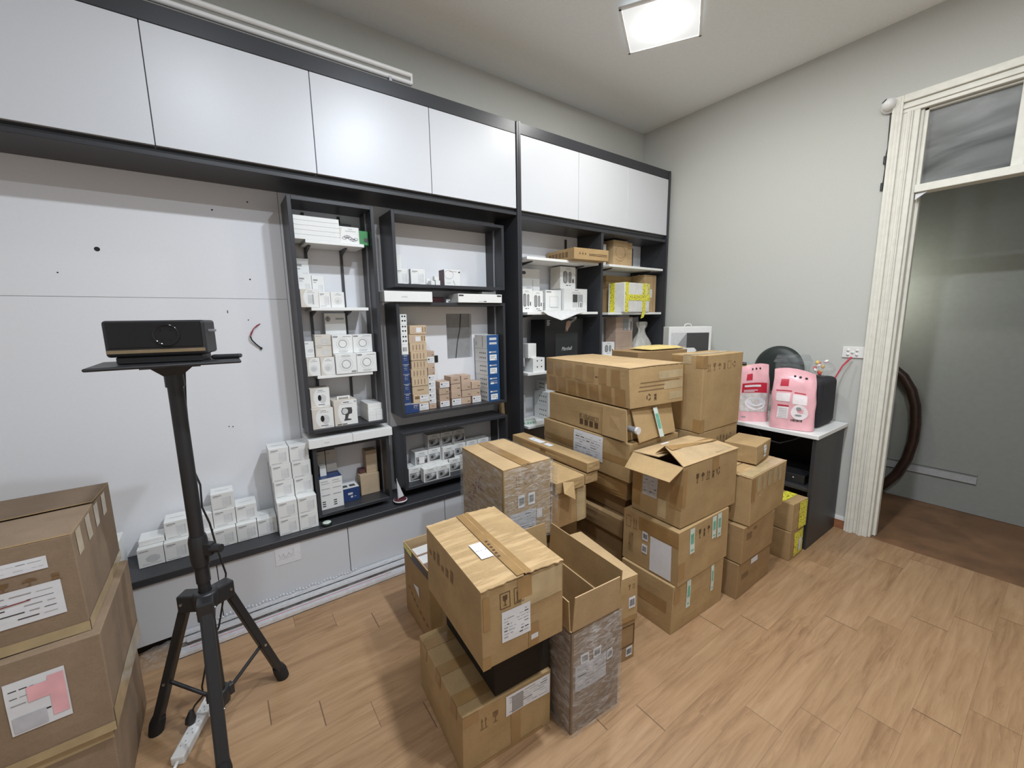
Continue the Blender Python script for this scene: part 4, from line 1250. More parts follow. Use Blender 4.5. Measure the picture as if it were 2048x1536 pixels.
def st_switch(p):
    p.pill('F', 0.05, 0.88, 0.36, 0.95, 'pack_grey', horiz=True)
    p.rect('F', 0.24, 0.22, 0.80, 0.72, 'pack_tint'); p.rect('F', 0.27, 0.25, 0.77, 0.70, 'pack_white', 0.0009)
    p.lines('F', [(0.30, 0.20, 0.82, 0.02), (0.35, 0.08, 0.75, 0.015)])
    p.pill('L', 0.30, 0.88, 0.8, 0.95, 'pack_grey', horiz=True)
    for k in range(4): p.rect('L', 0.55, 0.10 + 0.09 * k, 0.88, 0.135 + 0.09 * k, 'pack_grey', 0.0009)
def st_door(p):
    p.blob(l=0.0)
    p.lines('F', [(0.44, 0.92, 0.60, 0.03)], 'pack_grey'); p.lines('F', [(0.34, 0.84, 0.68, 0.014), (0.32, 0.80, 0.72, 0.014)])
    p.rect('F', 0.36, 0.20, 0.57, 0.76, 'pack_dark'); p.rect('F', 0.36, 0.20, 0.57, 0.42, 'pack_tint', 0.001)
    p.rect('F', 0.59, 0.20, 0.80, 0.76, 'pack_line'); p.rect('F', 0.66, 0.20, 0.75, 0.44, 'pack_white', 0.001); p.rect('F', 0.69, 0.20, 0.73, 0.40, 'pack_dark', 0.0013)
    p.lines('F', [(0.50, 0.12, 0.92, 0.015)])
def st_tall(p):
    p.pill('F', 0.04, 0.87, 0.28, 0.94, 'pack_dark', horiz=True)
    p.lines('F', [(0.35, 0.12, 0.75, 0.012), (0.35, 0.06, 0.62, 0.012)]); p.rect('F', 0.60, 0.25, 0.66, 0.75, 'pack_tint'); p.rect('F', 0.3, 0.2, 0.56, 0.6, 'pack_tint', 0.0005)
def st_tan(p):
    for k in range(4):
        u = 0.16 + 0.2 * k
        p.rect('F', u, 0.18, u + 0.035, 0.82, 'print_faint', 0.0006); p.rect('F', u + 0.05, 0.3, u + 0.09, 0.72, 'kraft_pink', 0.0006)
def st_tan_label(p):
    p.rect('F', 0.10, 0.45, 0.38, 0.80, 'print_faint'); p.rect('F', 0.42, 0.10, 0.96, 0.86, 'paper')
    p.disc('F', 0.55, 0.68, 0.005, 'ink', o=0.001, n=8); p.lines('F', [(0.62, 0.66, 0.9, 0.07), (0.46, 0.32, 0.9, 0.05), (0.46, 0.2, 0.8, 0.05)], 'pack_line')
def st_tan_mark(p):
    p.rect('F', 0.10, 0.16, 0.34, 0.80, 'kraft_pink'); p.rect('F', 0.38, 0.2, 0.68, 0.75, 'paper')
    p.rect('F', 0.76, 0.2, 0.81, 0.8, 'print_faint'); p.rect('F', 0.90, 0.2, 0.95, 0.8, 'print_faint')
def st_kraft(p):
    p.rect('F', 0.30, 0.46, 0.70, 0.56, 'print_faint')
def st_kraft_print(p):
    for k in range(4): p.rect('F', 0.1, 0.22 + 0.15 * k, 0.85 - 0.1 * (k % 2), 0.28 + 0.15 * k, 'kraft_tan')
    p.rect('F', 0.66, 0.25, 0.88, 0.4, 'print_faint', 0.001)
def st_kraft_label(p):
    p.rect('F', 0.04, 0.05, 0.94, 0.92, 'paper'); p.disc('F', 0.2, 0.62, 0.006, 'ink', o=0.001, n=8)
    p.lines('F', [(0.36, 0.62, 0.85, 0.07), (0.12, 0.34, 0.85, 0.05), (0.12, 0.2, 0.62, 0.05)], 'pack_line', 0.001)
def st_dots(p):
    for i in range(4):
        for v in (0.30, 0.66): p.disc('L', 0.42 + 0.14 * i, v, 0.0055, 'pack_black', n=8)
def st_blue(p):
    st_dots(p)
    p.rect('F', 0.0, 0.0, 1.0, 1.0, 'pack_blue_bright', 0.0004)
    p.lines('F', [(0.16, 0.68, 0.34, 0.10)], 'pack_white'); p.lines('F', [(0.36, 0.68, 0.78, 0.10)], 'pack_line')
    p.rect('F', 0.20, 0.10, 0.80, 0.54, 'pack_white', 0.0008); p.lines('F', [(0.28, 0.38, 0.7, 0.05), (0.28, 0.26, 0.6, 0.05)], 'pack_line', 0.0012); p.disc('F', 0.7, 0.2, 0.004, 'ink', o=0.0013, n=8)
def st_blue2(p):
    p.rect('L', 0.1, 0.2, 0.16, 0.5, 'pack_line'); p.rect('L', 0.62, 0.1, 0.68, 0.9, 'pack_line')
    p.rect('F', 0.0, 0.0, 1.0, 1.0, 'pack_blue_bright', 0.0004)
    p.rect('F', 0.22, 0.62, 0.82, 0.80, 'pack_tint', 0.0008); p.rect('F', 0.2, 0.30, 0.84, 0.46, 'pack_tint', 0.0008)
def st_blue3(p):
    st_dots(p)
    p.rect('F', 0.0, 0.0, 1.0, 1.0, 'pack_blue_bright', 0.0004)
    p.lines('F', [(0.16, 0.68, 0.34, 0.10), (0.2, 0.30, 0.5, 0.14)], 'pack_white'); p.lines('F', [(0.36, 0.68, 0.78, 0.10), (0.52, 0.32, 0.8, 0.1), (0.2, 0.5, 0.8, 0.05)], 'pack_line')
def st_navy(p):
    p.lines('F', [(0.25, 0.82, 0.75, 0.07), (0.25, 0.56, 0.4, 0.10), (0.5, 0.58, 0.66, 0.06), (0.25, 0.42, 0.7, 0.03)], 'pack_line')
    p.rect('F', 0.0, 0.965, 1.0, 1.0, 'pack_tint', 0.0007)
def st_whitedots(p):
    for u in (0.36, 0.72):
        for v in (0.36, 0.80): p.disc('F', u, v, 0.0055, 'pack_black', n=8)
def st_barcode(p):
    for u in (0.2, 0.34, 0.5, 0.7): p.rect('F', u, 0.32, u + 0.08, 0.74, 'pack_dark')
def st_specs(p):
    for u in (0.07, 0.56):
        p.lines('F', [(u, 0.90, u + 0.3, 0.02), (u, 0.83, u + 0.36, 0.015), (u, 0.66, u + 0.36, 0.02), (u, 0.45, u + 0.35, 0.03)], 'pack_line')
        for k in range(3): p.rect('F', u, 0.10 + 0.07 * k, u + 0.14, 0.135 + 0.07 * k, 'pack_dark')
    p.rect('T', 0, 0, 1, 1, 'pack_blue', 0.0005)
def st_bluebox(p):
    p.rect('F', 0.30, 0.50, 0.58, 0.66, 'pack_tint'); p.rect('F', 0.45, 0.26, 0.58, 0.40, 'pack_tint'); p.rect('F', 0.66, 0.30, 0.78, 0.36, 'pack_line')
    p.rect('T', 0, 0, 1, 1, 'pack_white', 0.0005); p.rect('T', 0.08, 0.25, 0.38, 0.60, 'pack_dark', 0.0009); p.rect('T', 0.50, 0.25, 0.84, 0.60, 'pack_dark', 0.0009)
def st_navytop(p):
    p.lines('F', [(0.62, 0.78, 0.92, 0.10), (0.62, 0.58, 0.7, 0.12), (0.76, 0.60, 0.86, 0.08), (0.62, 0.42, 0.9, 0.03)], 'pack_line')
    p.rect('T', 0, 0, 1, 1, 'pack_white', 0.0005); p.rect('T', 0.0, 0.3, 0.5, 0.62, 'pack_dark', 0.0009)
def st_flat(p):
    p.lines('F', [(0.34, 0.42, 0.46, 0.12)], 'pack_tint')
def st_flat2(p):
    p.pill('F', 0.01, 0.72, 0.12, 0.9, 'pack_dark', horiz=True); p.pill('F', 0.88, 0.72, 0.985, 0.9, 'pack_dark', horiz=True)
    p.rect('F', 0.57, 0.10, 0.63, 0.2, 'pack_dark'); p.lines('F', [(0.44, 0.12, 0.56, 0.06)], 'pack_tint')
def st_earbud(p):
    p.lines('F', [(0.30, 0.88, 0.78, 0.025)], 'pack_grey'); p.disc('F', 0.92, 0.86, 0.006, 'pack_black', n=10)
    p.disc('F', 0.28, 0.70, 0.26 * p.h, 'pack_line', r1=0.24 * p.h, sx=1.2)
    p.m.face([p.P('F', 0.62, 0.10), p.P('F', 0.66, 0.10), p.P('F', 0.56, 0.36), p.P('F', 0.52, 0.34)], 'pack_line'); p.lines('F', [(0.14, 0.2, 0.4, 0.02)])
def st_tag(p): p.rect('F', 0.5, 0.2, 0.95, 0.5, 'pack_dark')
def st_gopic(p):
    p.m.face([p.P('F', 0.02, 0.12), p.P('F', 0.12, 0.92), p.P('F', 0.02, 0.92)], 'pack_cream')
    p.lines('F', [(0.45, 0.84, 0.66, 0.03), (0.28, 0.72, 0.84, 0.03)], 'pack_line')
    for k in range(7): p.disc('F', 0.22 + 0.10 * k, 0.30 + 0.10 * math.sin(k), 0.008, 'pack_line', sx=1.6, r1=0.005, n=12)
def st_window(p):
    p.rect('F', 0.40, 0.14, 0.72, 0.90, 'pack_grey'); p.rect('F', 0.74, 0.14, 0.94, 0.90, 'pack_tint'); p.rect('F', 0.86, 0.14, 0.92, 0.7, 'pack_dark', 0.0009); p.disc('F', 0.55, 0.22, 0.008, 'pack_tint', o=0.001)
def st_cartonlabels(p):
    p.rect('F', 0.04, 0.34, 0.22, 0.78, 'paper'); p.rect('F', 0.50, 0.40, 0.66, 0.62, 'paper'); p.rect('F', 0.04, 0.18, 0.14, 0.32, 'paper')
    p.rect('F', 0.76, 0.0, 0.78, 1.0, 'print_faint', 0.0007)
def st_kraftlines(p):
    for k in range(5): p.rect('F', 0.04, 0.16 + 0.16 * k, 0.96, 0.175 + 0.16 * k, 'kraft_tan')

def prod(style, w, d, h, mat='pack_white', side=None, top=None):
    key = (style, round(w, 4), round(d, 4), round(h, 4), mat, side, top)
    if key not in _pm:
        p = PB(w, d, h, mat, side, top)
        globals()['st_' + style](p)
        o = p.m.build('product_box', bevel=0.0012)
        _pm[key] = o
        return o, True
    return _pm[key], False

def put(style, x, y, z, w, d, h, label, group=None, mat='pack_white', side=None, top=None, th=0.0, name='product_box', cat='box'):
    o, fresh = prod(style, w, d, h, mat, side, top)
    if not fresh:
        o = o.copy()                      # the copy shares the mesh; its label is set below
        C.objects.link(o)
        if 'group' in o: del o['group']
    o.name = name
    o.location = (x, y, z)
    o.rotation_euler = (0, 0, math.radians(th))
    tag(o, label, cat, group)
    return o

ORD = ['leftmost', 'second from the left', 'third from the left', 'fourth from the left', 'fifth from the left', 'sixth from the left']
LEV = ['bottom', 'second up', 'third up', 'fourth up', 'fifth up', 'sixth up', 'seventh up', 'eighth up', 'ninth up', 'tenth up']

# white boxes on the worktop: two columns beside the small shelf box
g = 'white boxes with a faint device picture on the worktop'
hh = 0.0925
for k in range(5):
    for i, side in enumerate(('left', 'right')):
        y = 2.375 if k < 2 else 2.432
        put('lock', 0.164 + 0.0965 * i + (-0.004 * (k - 2) if k >= 2 else 0), y, 0.381 + k * (hh + 0.0005), 0.093, 0.155 if k < 2 else 0.13, hh, f'{LEV[k]} white box of the {side} column against the small shelf box', g)
for i, x in enumerate((-0.405, -0.309, -0.213, -0.117, -0.021, 0.067)):
    put('lock' if i else 'lines', x, 2.44, 0.381, 0.0935, 0.13, 0.0905, f'white box, {ORD[i]} in the bottom row on the worktop behind the tripod', g)
for i, (x, t) in enumerate(((-0.302, 'far left'), (-0.207, 'behind the tripod pole'), (-0.111, 'just right of the tripod pole'), (-0.015, 'right end'))):
    put('lock', x, 2.475, 0.4725, 0.0935, 0.11, 0.088, f'white box in the upper row on the worktop, {t}', g)
put('lock', -0.111, 2.48, 0.561, 0.096, 0.10, 0.088, 'single white box on top of the upper row on the worktop', g)
put('plain', -0.40, 2.475, 0.4725, 0.094, 0.10, 0.026, 'flat white box lying on the leftmost bottom box on the worktop', g)
put('lock', -0.545, 2.44, 0.381, 0.085, 0.13, 0.150, 'white box half hidden behind the left-edge cartons on the worktop', g)

# two flat white boxes between the tall and the small shelf box
put('flat', 0.343, 2.385, 0.8205, 0.229, 0.20, 0.048, 'flat white box, left one under the tall shelf box', 'flat white boxes under the tall shelf box')
put('plain', 0.5735, 2.385, 0.8205, 0.229, 0.20, 0.048, 'flat white box, right one under the tall shelf box', 'flat white boxes under the tall shelf box')

# tall shelf box, top shelf
z = 1.9285
for k in range(5):
    put('plain', 0.376, 2.428, z + k * 0.0235, 0.222, 0.15, 0.0230, f'thin white box, {LEV[k]} in the pile on the top shelf', 'thin white boxes piled on the top shelf')
put('gopic', 0.600, 2.436, z, 0.103, 0.10, 0.087, 'white box with cable picture on the top shelf', mat='pack_white', side='pack_cream')
put('tag', 0.706, 2.45, z, 0.052, 0.10, 0.076, 'green and white box at the end of the top shelf', mat='pack_green')
put('tag', 0.610, 2.55, z, 0.085, 0.045, 0.125, 'dark grey box behind the cable box on the top shelf', mat='pack_slate')
# second shelf
z = 1.5805
g = 'white device boxes on the second shelf of the tall shelf box'
put('blob', 0.377, 2.432, z, 0.089, 0.075, 0.095, 'front left box with a rounded white panel on the second shelf', g, mat='pack_cream')
put('lock', 0.470, 2.448, z, 0.058, 0.07, 0.083, 'front middle narrow white box on the second shelf', g)
put('blobdisc', 0.530, 2.448, z, 0.071, 0.07, 0.084, 'front right white box with round print on the second shelf', g)
put('lock', 0.385, 2.508, z, 0.066, 0.05, 0.180, 'tall white box behind the front left one on the second shelf', g)
put('lock', 0.456, 2.522, z, 0.062, 0.04, 0.175, 'white box behind the narrow one on the second shelf', g)
put('lock', 0.387, 2.560, z, 0.067, 0.035, 0.268, 'tallest white box in the back corner of the second shelf', g)
# third shelf
z = 1.2115
g = 'ring boxes on the third shelf of the tall shelf box'
put('blobdisc', 0.377, 2.430, z, 0.066, 0.09, 0.098, 'cream box with round panel, leftmost in front on the third shelf', mat='pack_cream')
put('blobdisc', 0.445, 2.430, z, 0.074, 0.09, 0.098, 'cream box with round panel, second in front on the third shelf', mat='pack_cream')
put('ring_flip', 0.522, 2.420, z, 0.112, 0.10, 0.112, 'white ring box placed upside down, lower row on the third shelf', g)
put('ring', 0.636, 2.420, z, 0.112, 0.10, 0.112, 'white ring box at the right end, lower row on the third shelf', g)
put('lines', 0.383, 2.482, z + 0.099, 0.046, 0.06, 0.088, 'slim white box on the cream boxes on the third shelf')
put('lines', 0.434, 2.472, z + 0.099, 0.085, 0.06, 0.060, 'cream box, lower of two stacked beside the ring boxes', mat='pack_cream')
put('lines', 0.434, 2.472, z + 0.160, 0.085, 0.06, 0.062, 'cream box, upper of two stacked beside the ring boxes', mat='pack_cream')
put('ring', 0.521, 2.458, z + 0.113, 0.109, 0.08, 0.104, 'white ring box, left one of the upper row on the third shelf', g)
put('ring', 0.632, 2.458, z + 0.113, 0.109, 0.08, 0.104, 'white ring box, right one of the upper row on the third shelf', g)
put('ring', 0.508, 2.545, z, 0.114, 0.055, 0.340, 'tall shaded ring box at the back of the third shelf', g)
# floor of the tall shelf box
z = ZA0 + 0.0005
put('cam', 0.377, 2.418, z, 0.110, 0.12, 0.113, 'camera box with dark lens, lower one in the tall shelf box', mat='pack_cream')
put('cam', 0.382, 2.450, z + 0.1135, 0.100, 0.09, 0.110, 'camera box with dark lens, upper one in the tall shelf box', mat='pack_cream')
o = put('webcam', 0.492, 2.420, z, 0.126, 0.12, 0.145, 'box with a black webcam picture and carry handle', mat='pack_cream')
m = MB()
for x0, x1 in ((0.030, 0.038), (0.092, 0.100)): m.box(x0, 0.045, 0.145, x1, 0.055, 0.156, 'pack_white')
m.box(0.030, 0.045, 0.156, 0.100, 0.055, 0.162, 'pack_white'); m.build('carry_handle', o, bevel=0.001)
g = 'thin white boxes at the right end of the tall shelf box'
for k in range(2):
    for i in range(2):
        put('plain', 0.677 + 0.0465 * i, 2.418, z + 0.0335 * k, 0.046, 0.165, 0.033, f'thin white box, {("bottom", "middle")[k]} row {("left", "right")[i]}, beside the webcam box', g)
put('plain', 0.680, 2.425, z + 0.0675, 0.088, 0.16, 0.036, 'wide white box on the thin ones beside the webcam box', g)

# small shelf box
z = ZD0 + 0.0005
put('specs', 0.386, 2.450, z, 0.124, 0.13, 0.185, 'white spec box with blue top in the small shelf box', side='pack_blue')
put('bluebox', 0.514, 2.482, z, 0.097, 0.10, 0.082, 'blue box with white lid in the small shelf box', mat='pack_blue')
put('kraftlines', 0.630, 2.520, z, 0.116, 0.08, 0.130, 'tan carton at the right in the small shelf box', mat='kraft_tan')
put('kraftlines', 0.676, 2.535, z + 0.1305, 0.068, 0.07, 0.145, 'narrow tan carton standing on the wider tan one', mat='kraft_tan')
put('kraftlines', 0.636, 2.552, z + 0.1305, 0.036, 0.05, 0.026, 'small maroon box on the wide tan carton', mat='pack_maroon')
put('plain', 0.404, 2.500, z + 0.1855, 0.034, 0.04, 0.062, 'tiny white box on the blue-topped spec box', side='pack_cream')
put('lines', 0.392, 2.545, z + 0.1855, 0.053, 0.03, 0.135, 'cream box behind the tiny white one in the small shelf box', mat='pack_cream')
put('lines', 0.450, 2.552, z + 0.1855, 0.058, 0.03, 0.135, 'cream box right of the other back one in the small shelf box', mat='pack_cream')

# wide top shelf box
z = ZB0 + 0.0005
put('lock', 0.928, 2.500, z, 0.074, 0.03, 0.098, 'white boxed device at the left in the wide top shelf box', side='pack_tint')
put('lock', 1.012, 2.482, z, 0.098, 0.03, 0.099, 'white box with dark tag in the wide top shelf box', side='pack_line')
put('plain', 0.950, 2.555, z, 0.036, 0.03, 0.190, 'slim tall white box in the left corner of the top shelf box')
put('tag', 1.120, 2.50, z, 0.030, 0.03, 0.045, 'tiny white cube box beside the tagged box')
put('plain', 1.135, 2.455, z, 0.032, 0.03, 0.030, 'tiny turned white box in the wide top shelf box', th=20)
put('plain', 1.172, 2.470, z, 0.032, 0.03, 0.034, 'tiny white box, lower of two in the wide top shelf box')
put('plain', 1.166, 2.472, z + 0.0345, 0.032, 0.028, 0.026, 'tiny white box, upper of two in the wide top shelf box')
put('earbud', 1.240, 2.480, z, 0.118, 0.08, 0.108, 'white earphone box with maroon side in the wide top shelf box', side='pack_maroon')
# on the big shelf box
z = 1.6125
put('flat', 0.806, 2.382, z, 0.297, 0.14, 0.062, 'flat white box, left one in the gap under the wide top shelf box', th=-0.5)
put('flat2', 1.283, 2.382, z, 0.338, 0.14, 0.056, 'flat white box with dark tags, right one in the gap', mat='pack_white')
put('plain', 1.505, 2.450, z + 0.0565, 0.096, 0.06, 0.020, 'small white box lying on the flat white box with tags')
put('plain', 1.120, 2.505, z, 0.030, 0.06, 0.036, 'maroon box, narrow one in the gap under the top shelf box', mat='pack_maroon')
put('plain', 1.155, 2.500, z, 0.082, 0.06, 0.038, 'maroon box, wider one in the gap under the top shelf box', mat='pack_maroon')
put('tag', 1.248, 2.482, z, 0.030, 0.06, 0.026, 'small white box between the maroon and flat boxes')

# big shelf box: stacks
z = ZC0 + 0.0005
put('navytop', 0.900, 2.420, z, 0.098, 0.015, 0.056, 'navy blue box with white lid lying in front of the left stack', mat='pack_blue')
g = 'blue-fronted boxes in the left corner stack'
for k in range(6):
    put('navy', 0.911, 2.442, z + k * 0.0615, 0.044, 0.15, 0.0610, f'navy box, {LEV[k]} in the left corner stack', g, mat='pack_blue')
put('barcode', 0.911, 2.442, z + 6 * 0.0615, 0.044, 0.15, 0.060, 'white box with barcode on the navy boxes')
for k in range(3):
    put('whitedots', 0.911, 2.442, z + 6 * 0.0615 + 0.0605 + k * 0.0615, 0.044, 0.15, 0.0610, f'white box with four black dots, {LEV[k]} on the barcode box', 'white dotted boxes on the left corner stack')
g = 'tan boxes in the tall stack of the big shelf box'
for k in range(10):
    st = ('tan_label', 'tan_label', 'kraft', 'tan', 'tan', 'tan', 'tan', 'tan', 'tan_mark', 'tan_mark')[k]
    put(st, 0.968 + 0.002 * ((k * 3) % 4) - 0.002, 2.445 + 0.002 * (k % 3), z + k * 0.0545, 0.109, 0.14, 0.0540, f'tan box, {LEV[k]} in the tallest tan stack', g, mat='kraft_tan')
g = 'small boxes in the narrow stack beside the tan one'
zz = z
for k, (st, hh2, mt) in enumerate((('kraft', 0.034, 'kraft_pink'), ('kraft_label', 0.034, 'pack_white'), ('kraft_label', 0.036, 'pack_white'), ('kraft_label', 0.036, 'pack_white'), ('kraft_label', 0.040, 'pack_white'), ('kraft_label', 0.040, 'pack_white'), ('kraft_print', 0.034, 'kraft_pink'), ('kraft_print', 0.042, 'kraft_pink'), ('kraft_label', 0.042, 'green_pale'), ('kraft_print', 0.036, 'kraft_pink'))):
    put(st, 1.085, 2.460, zz, 0.050, 0.10, hh2, f'small box, {LEV[k]} in the narrow stack beside the tan one', g, mat=mt)
    zz += hh2 + 0.0005
g = 'small kraft boxes in the big shelf box'
for si, (x, y, sts) in enumerate(((1.160, 2.458, ('kraft_label', 'kraft_print', 'kraft_print', 'kraft_label')),
                                  (1.242, 2.448, ('kraft_label', 'kraft_print', 'kraft_print', 'kraft')),
                                  (1.320, 2.448, ('kraft_print', 'kraft_print', 'kraft_print', 'kraft')),
                                  (1.398, 2.448, ('kraft_label', 'kraft_print', 'kraft_print')))):
    for k, st in enumerate(sts):
        hk = 0.0425 if si == 0 else 0.0495
        put(st, x + 0.003 * ((k + si) % 2), y + 0.004 * ((k * 2 + si) % 3), z + k * (hk + 0.0005), 0.073, 0.10, hk, f'small kraft box, {LEV[k]} in the {("first", "second", "third", "fourth")[si]} low stack from the left', g, mat='kraft_pink')
g = 'white boxes with blue fronts stacked at the right'
for k in range(5):
    put(('blue', 'blue3', 'blue', 'blue', 'blue2')[k], 1.518 - 0.001 * k, 2.420, z + k * 0.0935, 0.096, 0.165, 0.0930, f'blue-fronted white box, {LEV[k]} in the right-hand stack', g)

# bottom wide shelf box: white photo boxes
z = ZE0 + 0.0005
g = 'white photo boxes in the bottom shelf box'
for i, (x, y) in enumerate(((0.924, 2.475), (1.215, 2.475), (1.312, 2.475))):
    put('photo', x, y, z, 0.094, 0.11, 0.0915, f'white photo box, {("far left", "right", "far right")[i]} in the bottom row at the back', g)
put('photo', 0.999, 2.408, z, 0.094, 0.052, 0.0915, 'white photo box, left one pulled to the front of the shelf', g)
put('photo', 1.094, 2.408, z, 0.094, 0.052, 0.0915, 'white photo box, right one pulled to the front of the shelf', g)
for i, x in enumerate((0.9885, 1.100)):
    put('photo', 1.020 + 0.0955 * i - 0.0005, 2.475, z, 0.094, 0.11, 0.0915, f'white photo box hidden behind the {("left", "right")[i]} front one', g)
for i, (x, y, st, t) in enumerate(((0.982, 2.498, 'photo_light', 'bright picture, second row left'), (1.080, 2.508, 'photo', 'second row, right of the bright picture'), (1.176, 2.480, 'photo', 'second row, set a bit forward'),
                                   (1.276, 2.508, 'photo', 'second row behind the film-wrapped carton'), (1.374, 2.508, 'photo', 'second row, next to last'), (1.470, 2.508, 'photo', 'second row, last at the right'))):
    put(st, x, y, z + 0.0925, 0.092, 0.085, 0.0905, f'white photo box, {t}', g)
for i, x in enumerate((1.092, 1.188, 1.284)):
    put('photo', x, 2.530, z + 0.184, 0.092, 0.075, 0.0905, f'white photo box, top row {("left", "middle", "right")[i]}', g)

# right unit, left bay
z = S1 + 0.0005
o = put('plain', 2.186, 2.262, z, 0.350, 0.33, 0.082, 'long flat tan carton sticking out of the topmost shelf', mat='card', th=-3, name='flat_carton')
m = MB()
Pf = lambda a, b: Vector((a * 0.350, -0.0009, b * 0.082))
for k in range(3): m.face([Pf(0.14 + 0.08 * k, 0.45), Pf(0.18 + 0.08 * k, 0.45), Pf(0.16 + 0.08 * k, 0.65)], 'print_brown')
for b in (0.38, 0.5): m.face([Pf(0.42, b), Pf(0.95, b), Pf(0.95, b + 0.05), Pf(0.42, b + 0.05)], 'print_brown')
m.build('printed_front', o)
m = MB()
for k in range(6): m.face([Vector((-0.0009, 0.30 - 0.04 * k, 0.02)), Vector((-0.0009, 0.27 - 0.04 * k, 0.02)), Vector((-0.0009, 0.27 - 0.04 * k, 0.06)), Vector((-0.0009, 0.30 - 0.04 * k, 0.06))], 'print_faint')
m.build('printed_side', o)
z = S2 + 0.0005
put('tall', 1.905, 2.548, z, 0.190, 0.045, 0.330, 'tall white box at the back left under the top shelf')
put('pills', 1.806, 2.408, z, 0.103, 0.10, 0.166, 'white box with two dark capsules, leftmost on the second shelf of the tall unit')
put('pills', 1.940, 2.448, z, 0.104, 0.085, 0.158, 'white box with two grey capsules, second on the shelf of the tall unit')
put('switch', 2.070, 2.448, z, 0.158, 0.12, 0.168, 'white box with a square switch picture on the second shelf')
put('door', 2.236, 2.420, z, 0.252, 0.13, 0.182, 'wide white box with door lock photo on the second shelf')
put('pills', 2.226, 2.455, z + 0.1825, 0.164, 0.12, 0.170, 'white capsule box standing on top of the other boxes', side='pack_cream')
# crumpled white mailing bag hanging over the shelf edge
m = MB()
n = 12
vs = []
for j in range(n + 1):
    for i in range(n + 1):
        u, v = i / n, j / n
        x = 1.93 + 0.40 * u
        out = 0.0 + 0.15 * v
        sag = 0.0 if v < 0.56 else (v - 0.56) * 0.17 * (1 - abs(u - 0.35) * 1.6)
        vs.append((x, 2.412 - out, S2 + 0.010 + 0.006 * noise.noise(Vector((u * 4, v * 4, 2))) - max(0, sag)))
m.raw(vs, [(j * (n + 1) + i, j * (n + 1) + i + 1, (j + 1) * (n + 1) + i + 1, (j + 1) * (n + 1) + i) for j in range(n) for i in range(n)], 'mail_bag', True)
o = tag(m.build('mailing_bag'), 'crumpled white plastic mailing bag hanging over the shelf edge', 'bag')
s = o.modifiers.new('solid', 'SOLIDIFY'); s.thickness = 0.0015
z = S3 + 0.0005
o = put('plain', 2.00, 2.372, z, 0.455, 0.150, 0.384, 'big black speaker carton with a pointing hand picture', mat='pack_black', th=7, name='speaker_carton')
m = MB()
Pf = lambda a, b: Vector((a, -0.0012, b))
m.face([Pf(0.115, 0.0), Pf(0.385, 0.0), Pf(0.385, 0.262), Pf(0.115, 0.262)], 'pack_slate')
m.face([Pf(0.112, 0.262), Pf(0.388, 0.262), Pf(0.380, 0.276), Pf(0.120, 0.276)], 'black_plastic')
put_text(m, 'Marshall', lambda a, b: Vector((a, -0.002, b)), 0.185, 0.140, 0.315, 0.170, 'paper', shear=0.35)
for k in range(4): m.face([Pf(0.018, 0.338 + 0.011 * k), Pf(0.045 + 0.008 * (k % 2), 0.338 + 0.011 * k), Pf(0.045 + 0.008 * (k % 2), 0.344 + 0.011 * k), Pf(0.018, 0.344 + 0.011 * k)], 'pack_tint')
m.face([Pf(0.235, 0.325), Pf(0.25, 0.29), Pf(0.258, 0.285), Pf(0.262, 0.300), Pf(0.275, 0.315), Pf(0.292, 0.33), Pf(0.300, 0.350), Pf(0.292, 0.368), Pf(0.270, 0.372), Pf(0.245, 0.362)], 'photo_skin')
m.face([Pf(0.292, 0.368), Pf(0.300, 0.348), Pf(0.36, 0.376), Pf(0.365, 0.383), Pf(0.335, 0.383)], 'pack_grey')
m.face([Pf(0.235, 0.325), Pf(0.242, 0.322), Pf(0.238, 0.285), Pf(0.233, 0.282)], 'photo_skin')
m.build('printed_front', o)['label'] = 'front print with a speaker, a hand and lettering'
put('whitedots', 1.866, 2.352, z, 0.112, 0.10, 0.104, 'white box with black dots on the shelf beside the black speaker carton', th=0)
put('plain', 1.836, 2.370, z + 0.1045, 0.076, 0.06, 0.106, 'plain white box standing on the dotted white box')
z = S4 + 0.0005
g = 'white boxes with dotted sides on the lowest shelf'
for k in range(2):
    put('dots', 2.050, 2.400, z + 0.1105 * k, 0.10, 0.17, 0.110, f'white box with dotted side, {("lower", "upper")[k]} one on the lowest shelf', g)
put('dots', 2.075, 2.46, z + 0.221, 0.10, 0.12, 0.085, 'white box with dotted side, topmost at the back of the lowest shelf', g)
put('plain', 1.80, 2.52, z, 0.12, 0.06, 0.20, 'plain white box at the back left of the lowest shelf')
m = MB()
m.box(0, 0, 0, 0.105, 0.05, 0.022, 'green_pale'); m.box(0.008, -0.0008, 0.004, 0.097, 0, 0.018, 'green_print'); m.box(-0.004, 0.004, 0.022, 0.10, 0.05, 0.034, 'green_pale')
for k in range(4): m.box(0.01 + 0.024 * k, -0.0014, 0.005, 0.024 + 0.024 * k, -0.0006, 0.017, 'green_pale')
o = tag(m.build('tape_bundle', bevel=0.002), 'bundle of green printed strips on the lowest shelf', 'bundle'); o.location = (1.815, 2.395, z); o.rotation_euler = (0, 0, -0.12)
m = MB(); m.box(0, 0, 0, 0.10, 0.08, 0.004, 'pack_tint')
o = tag(m.build('leaflet'), 'grey leaflet lying on the green bundle', 'leaflet'); o.location = (1.812, 2.402, z + 0.0355); o.rotation_euler = (0, 0, -0.1)

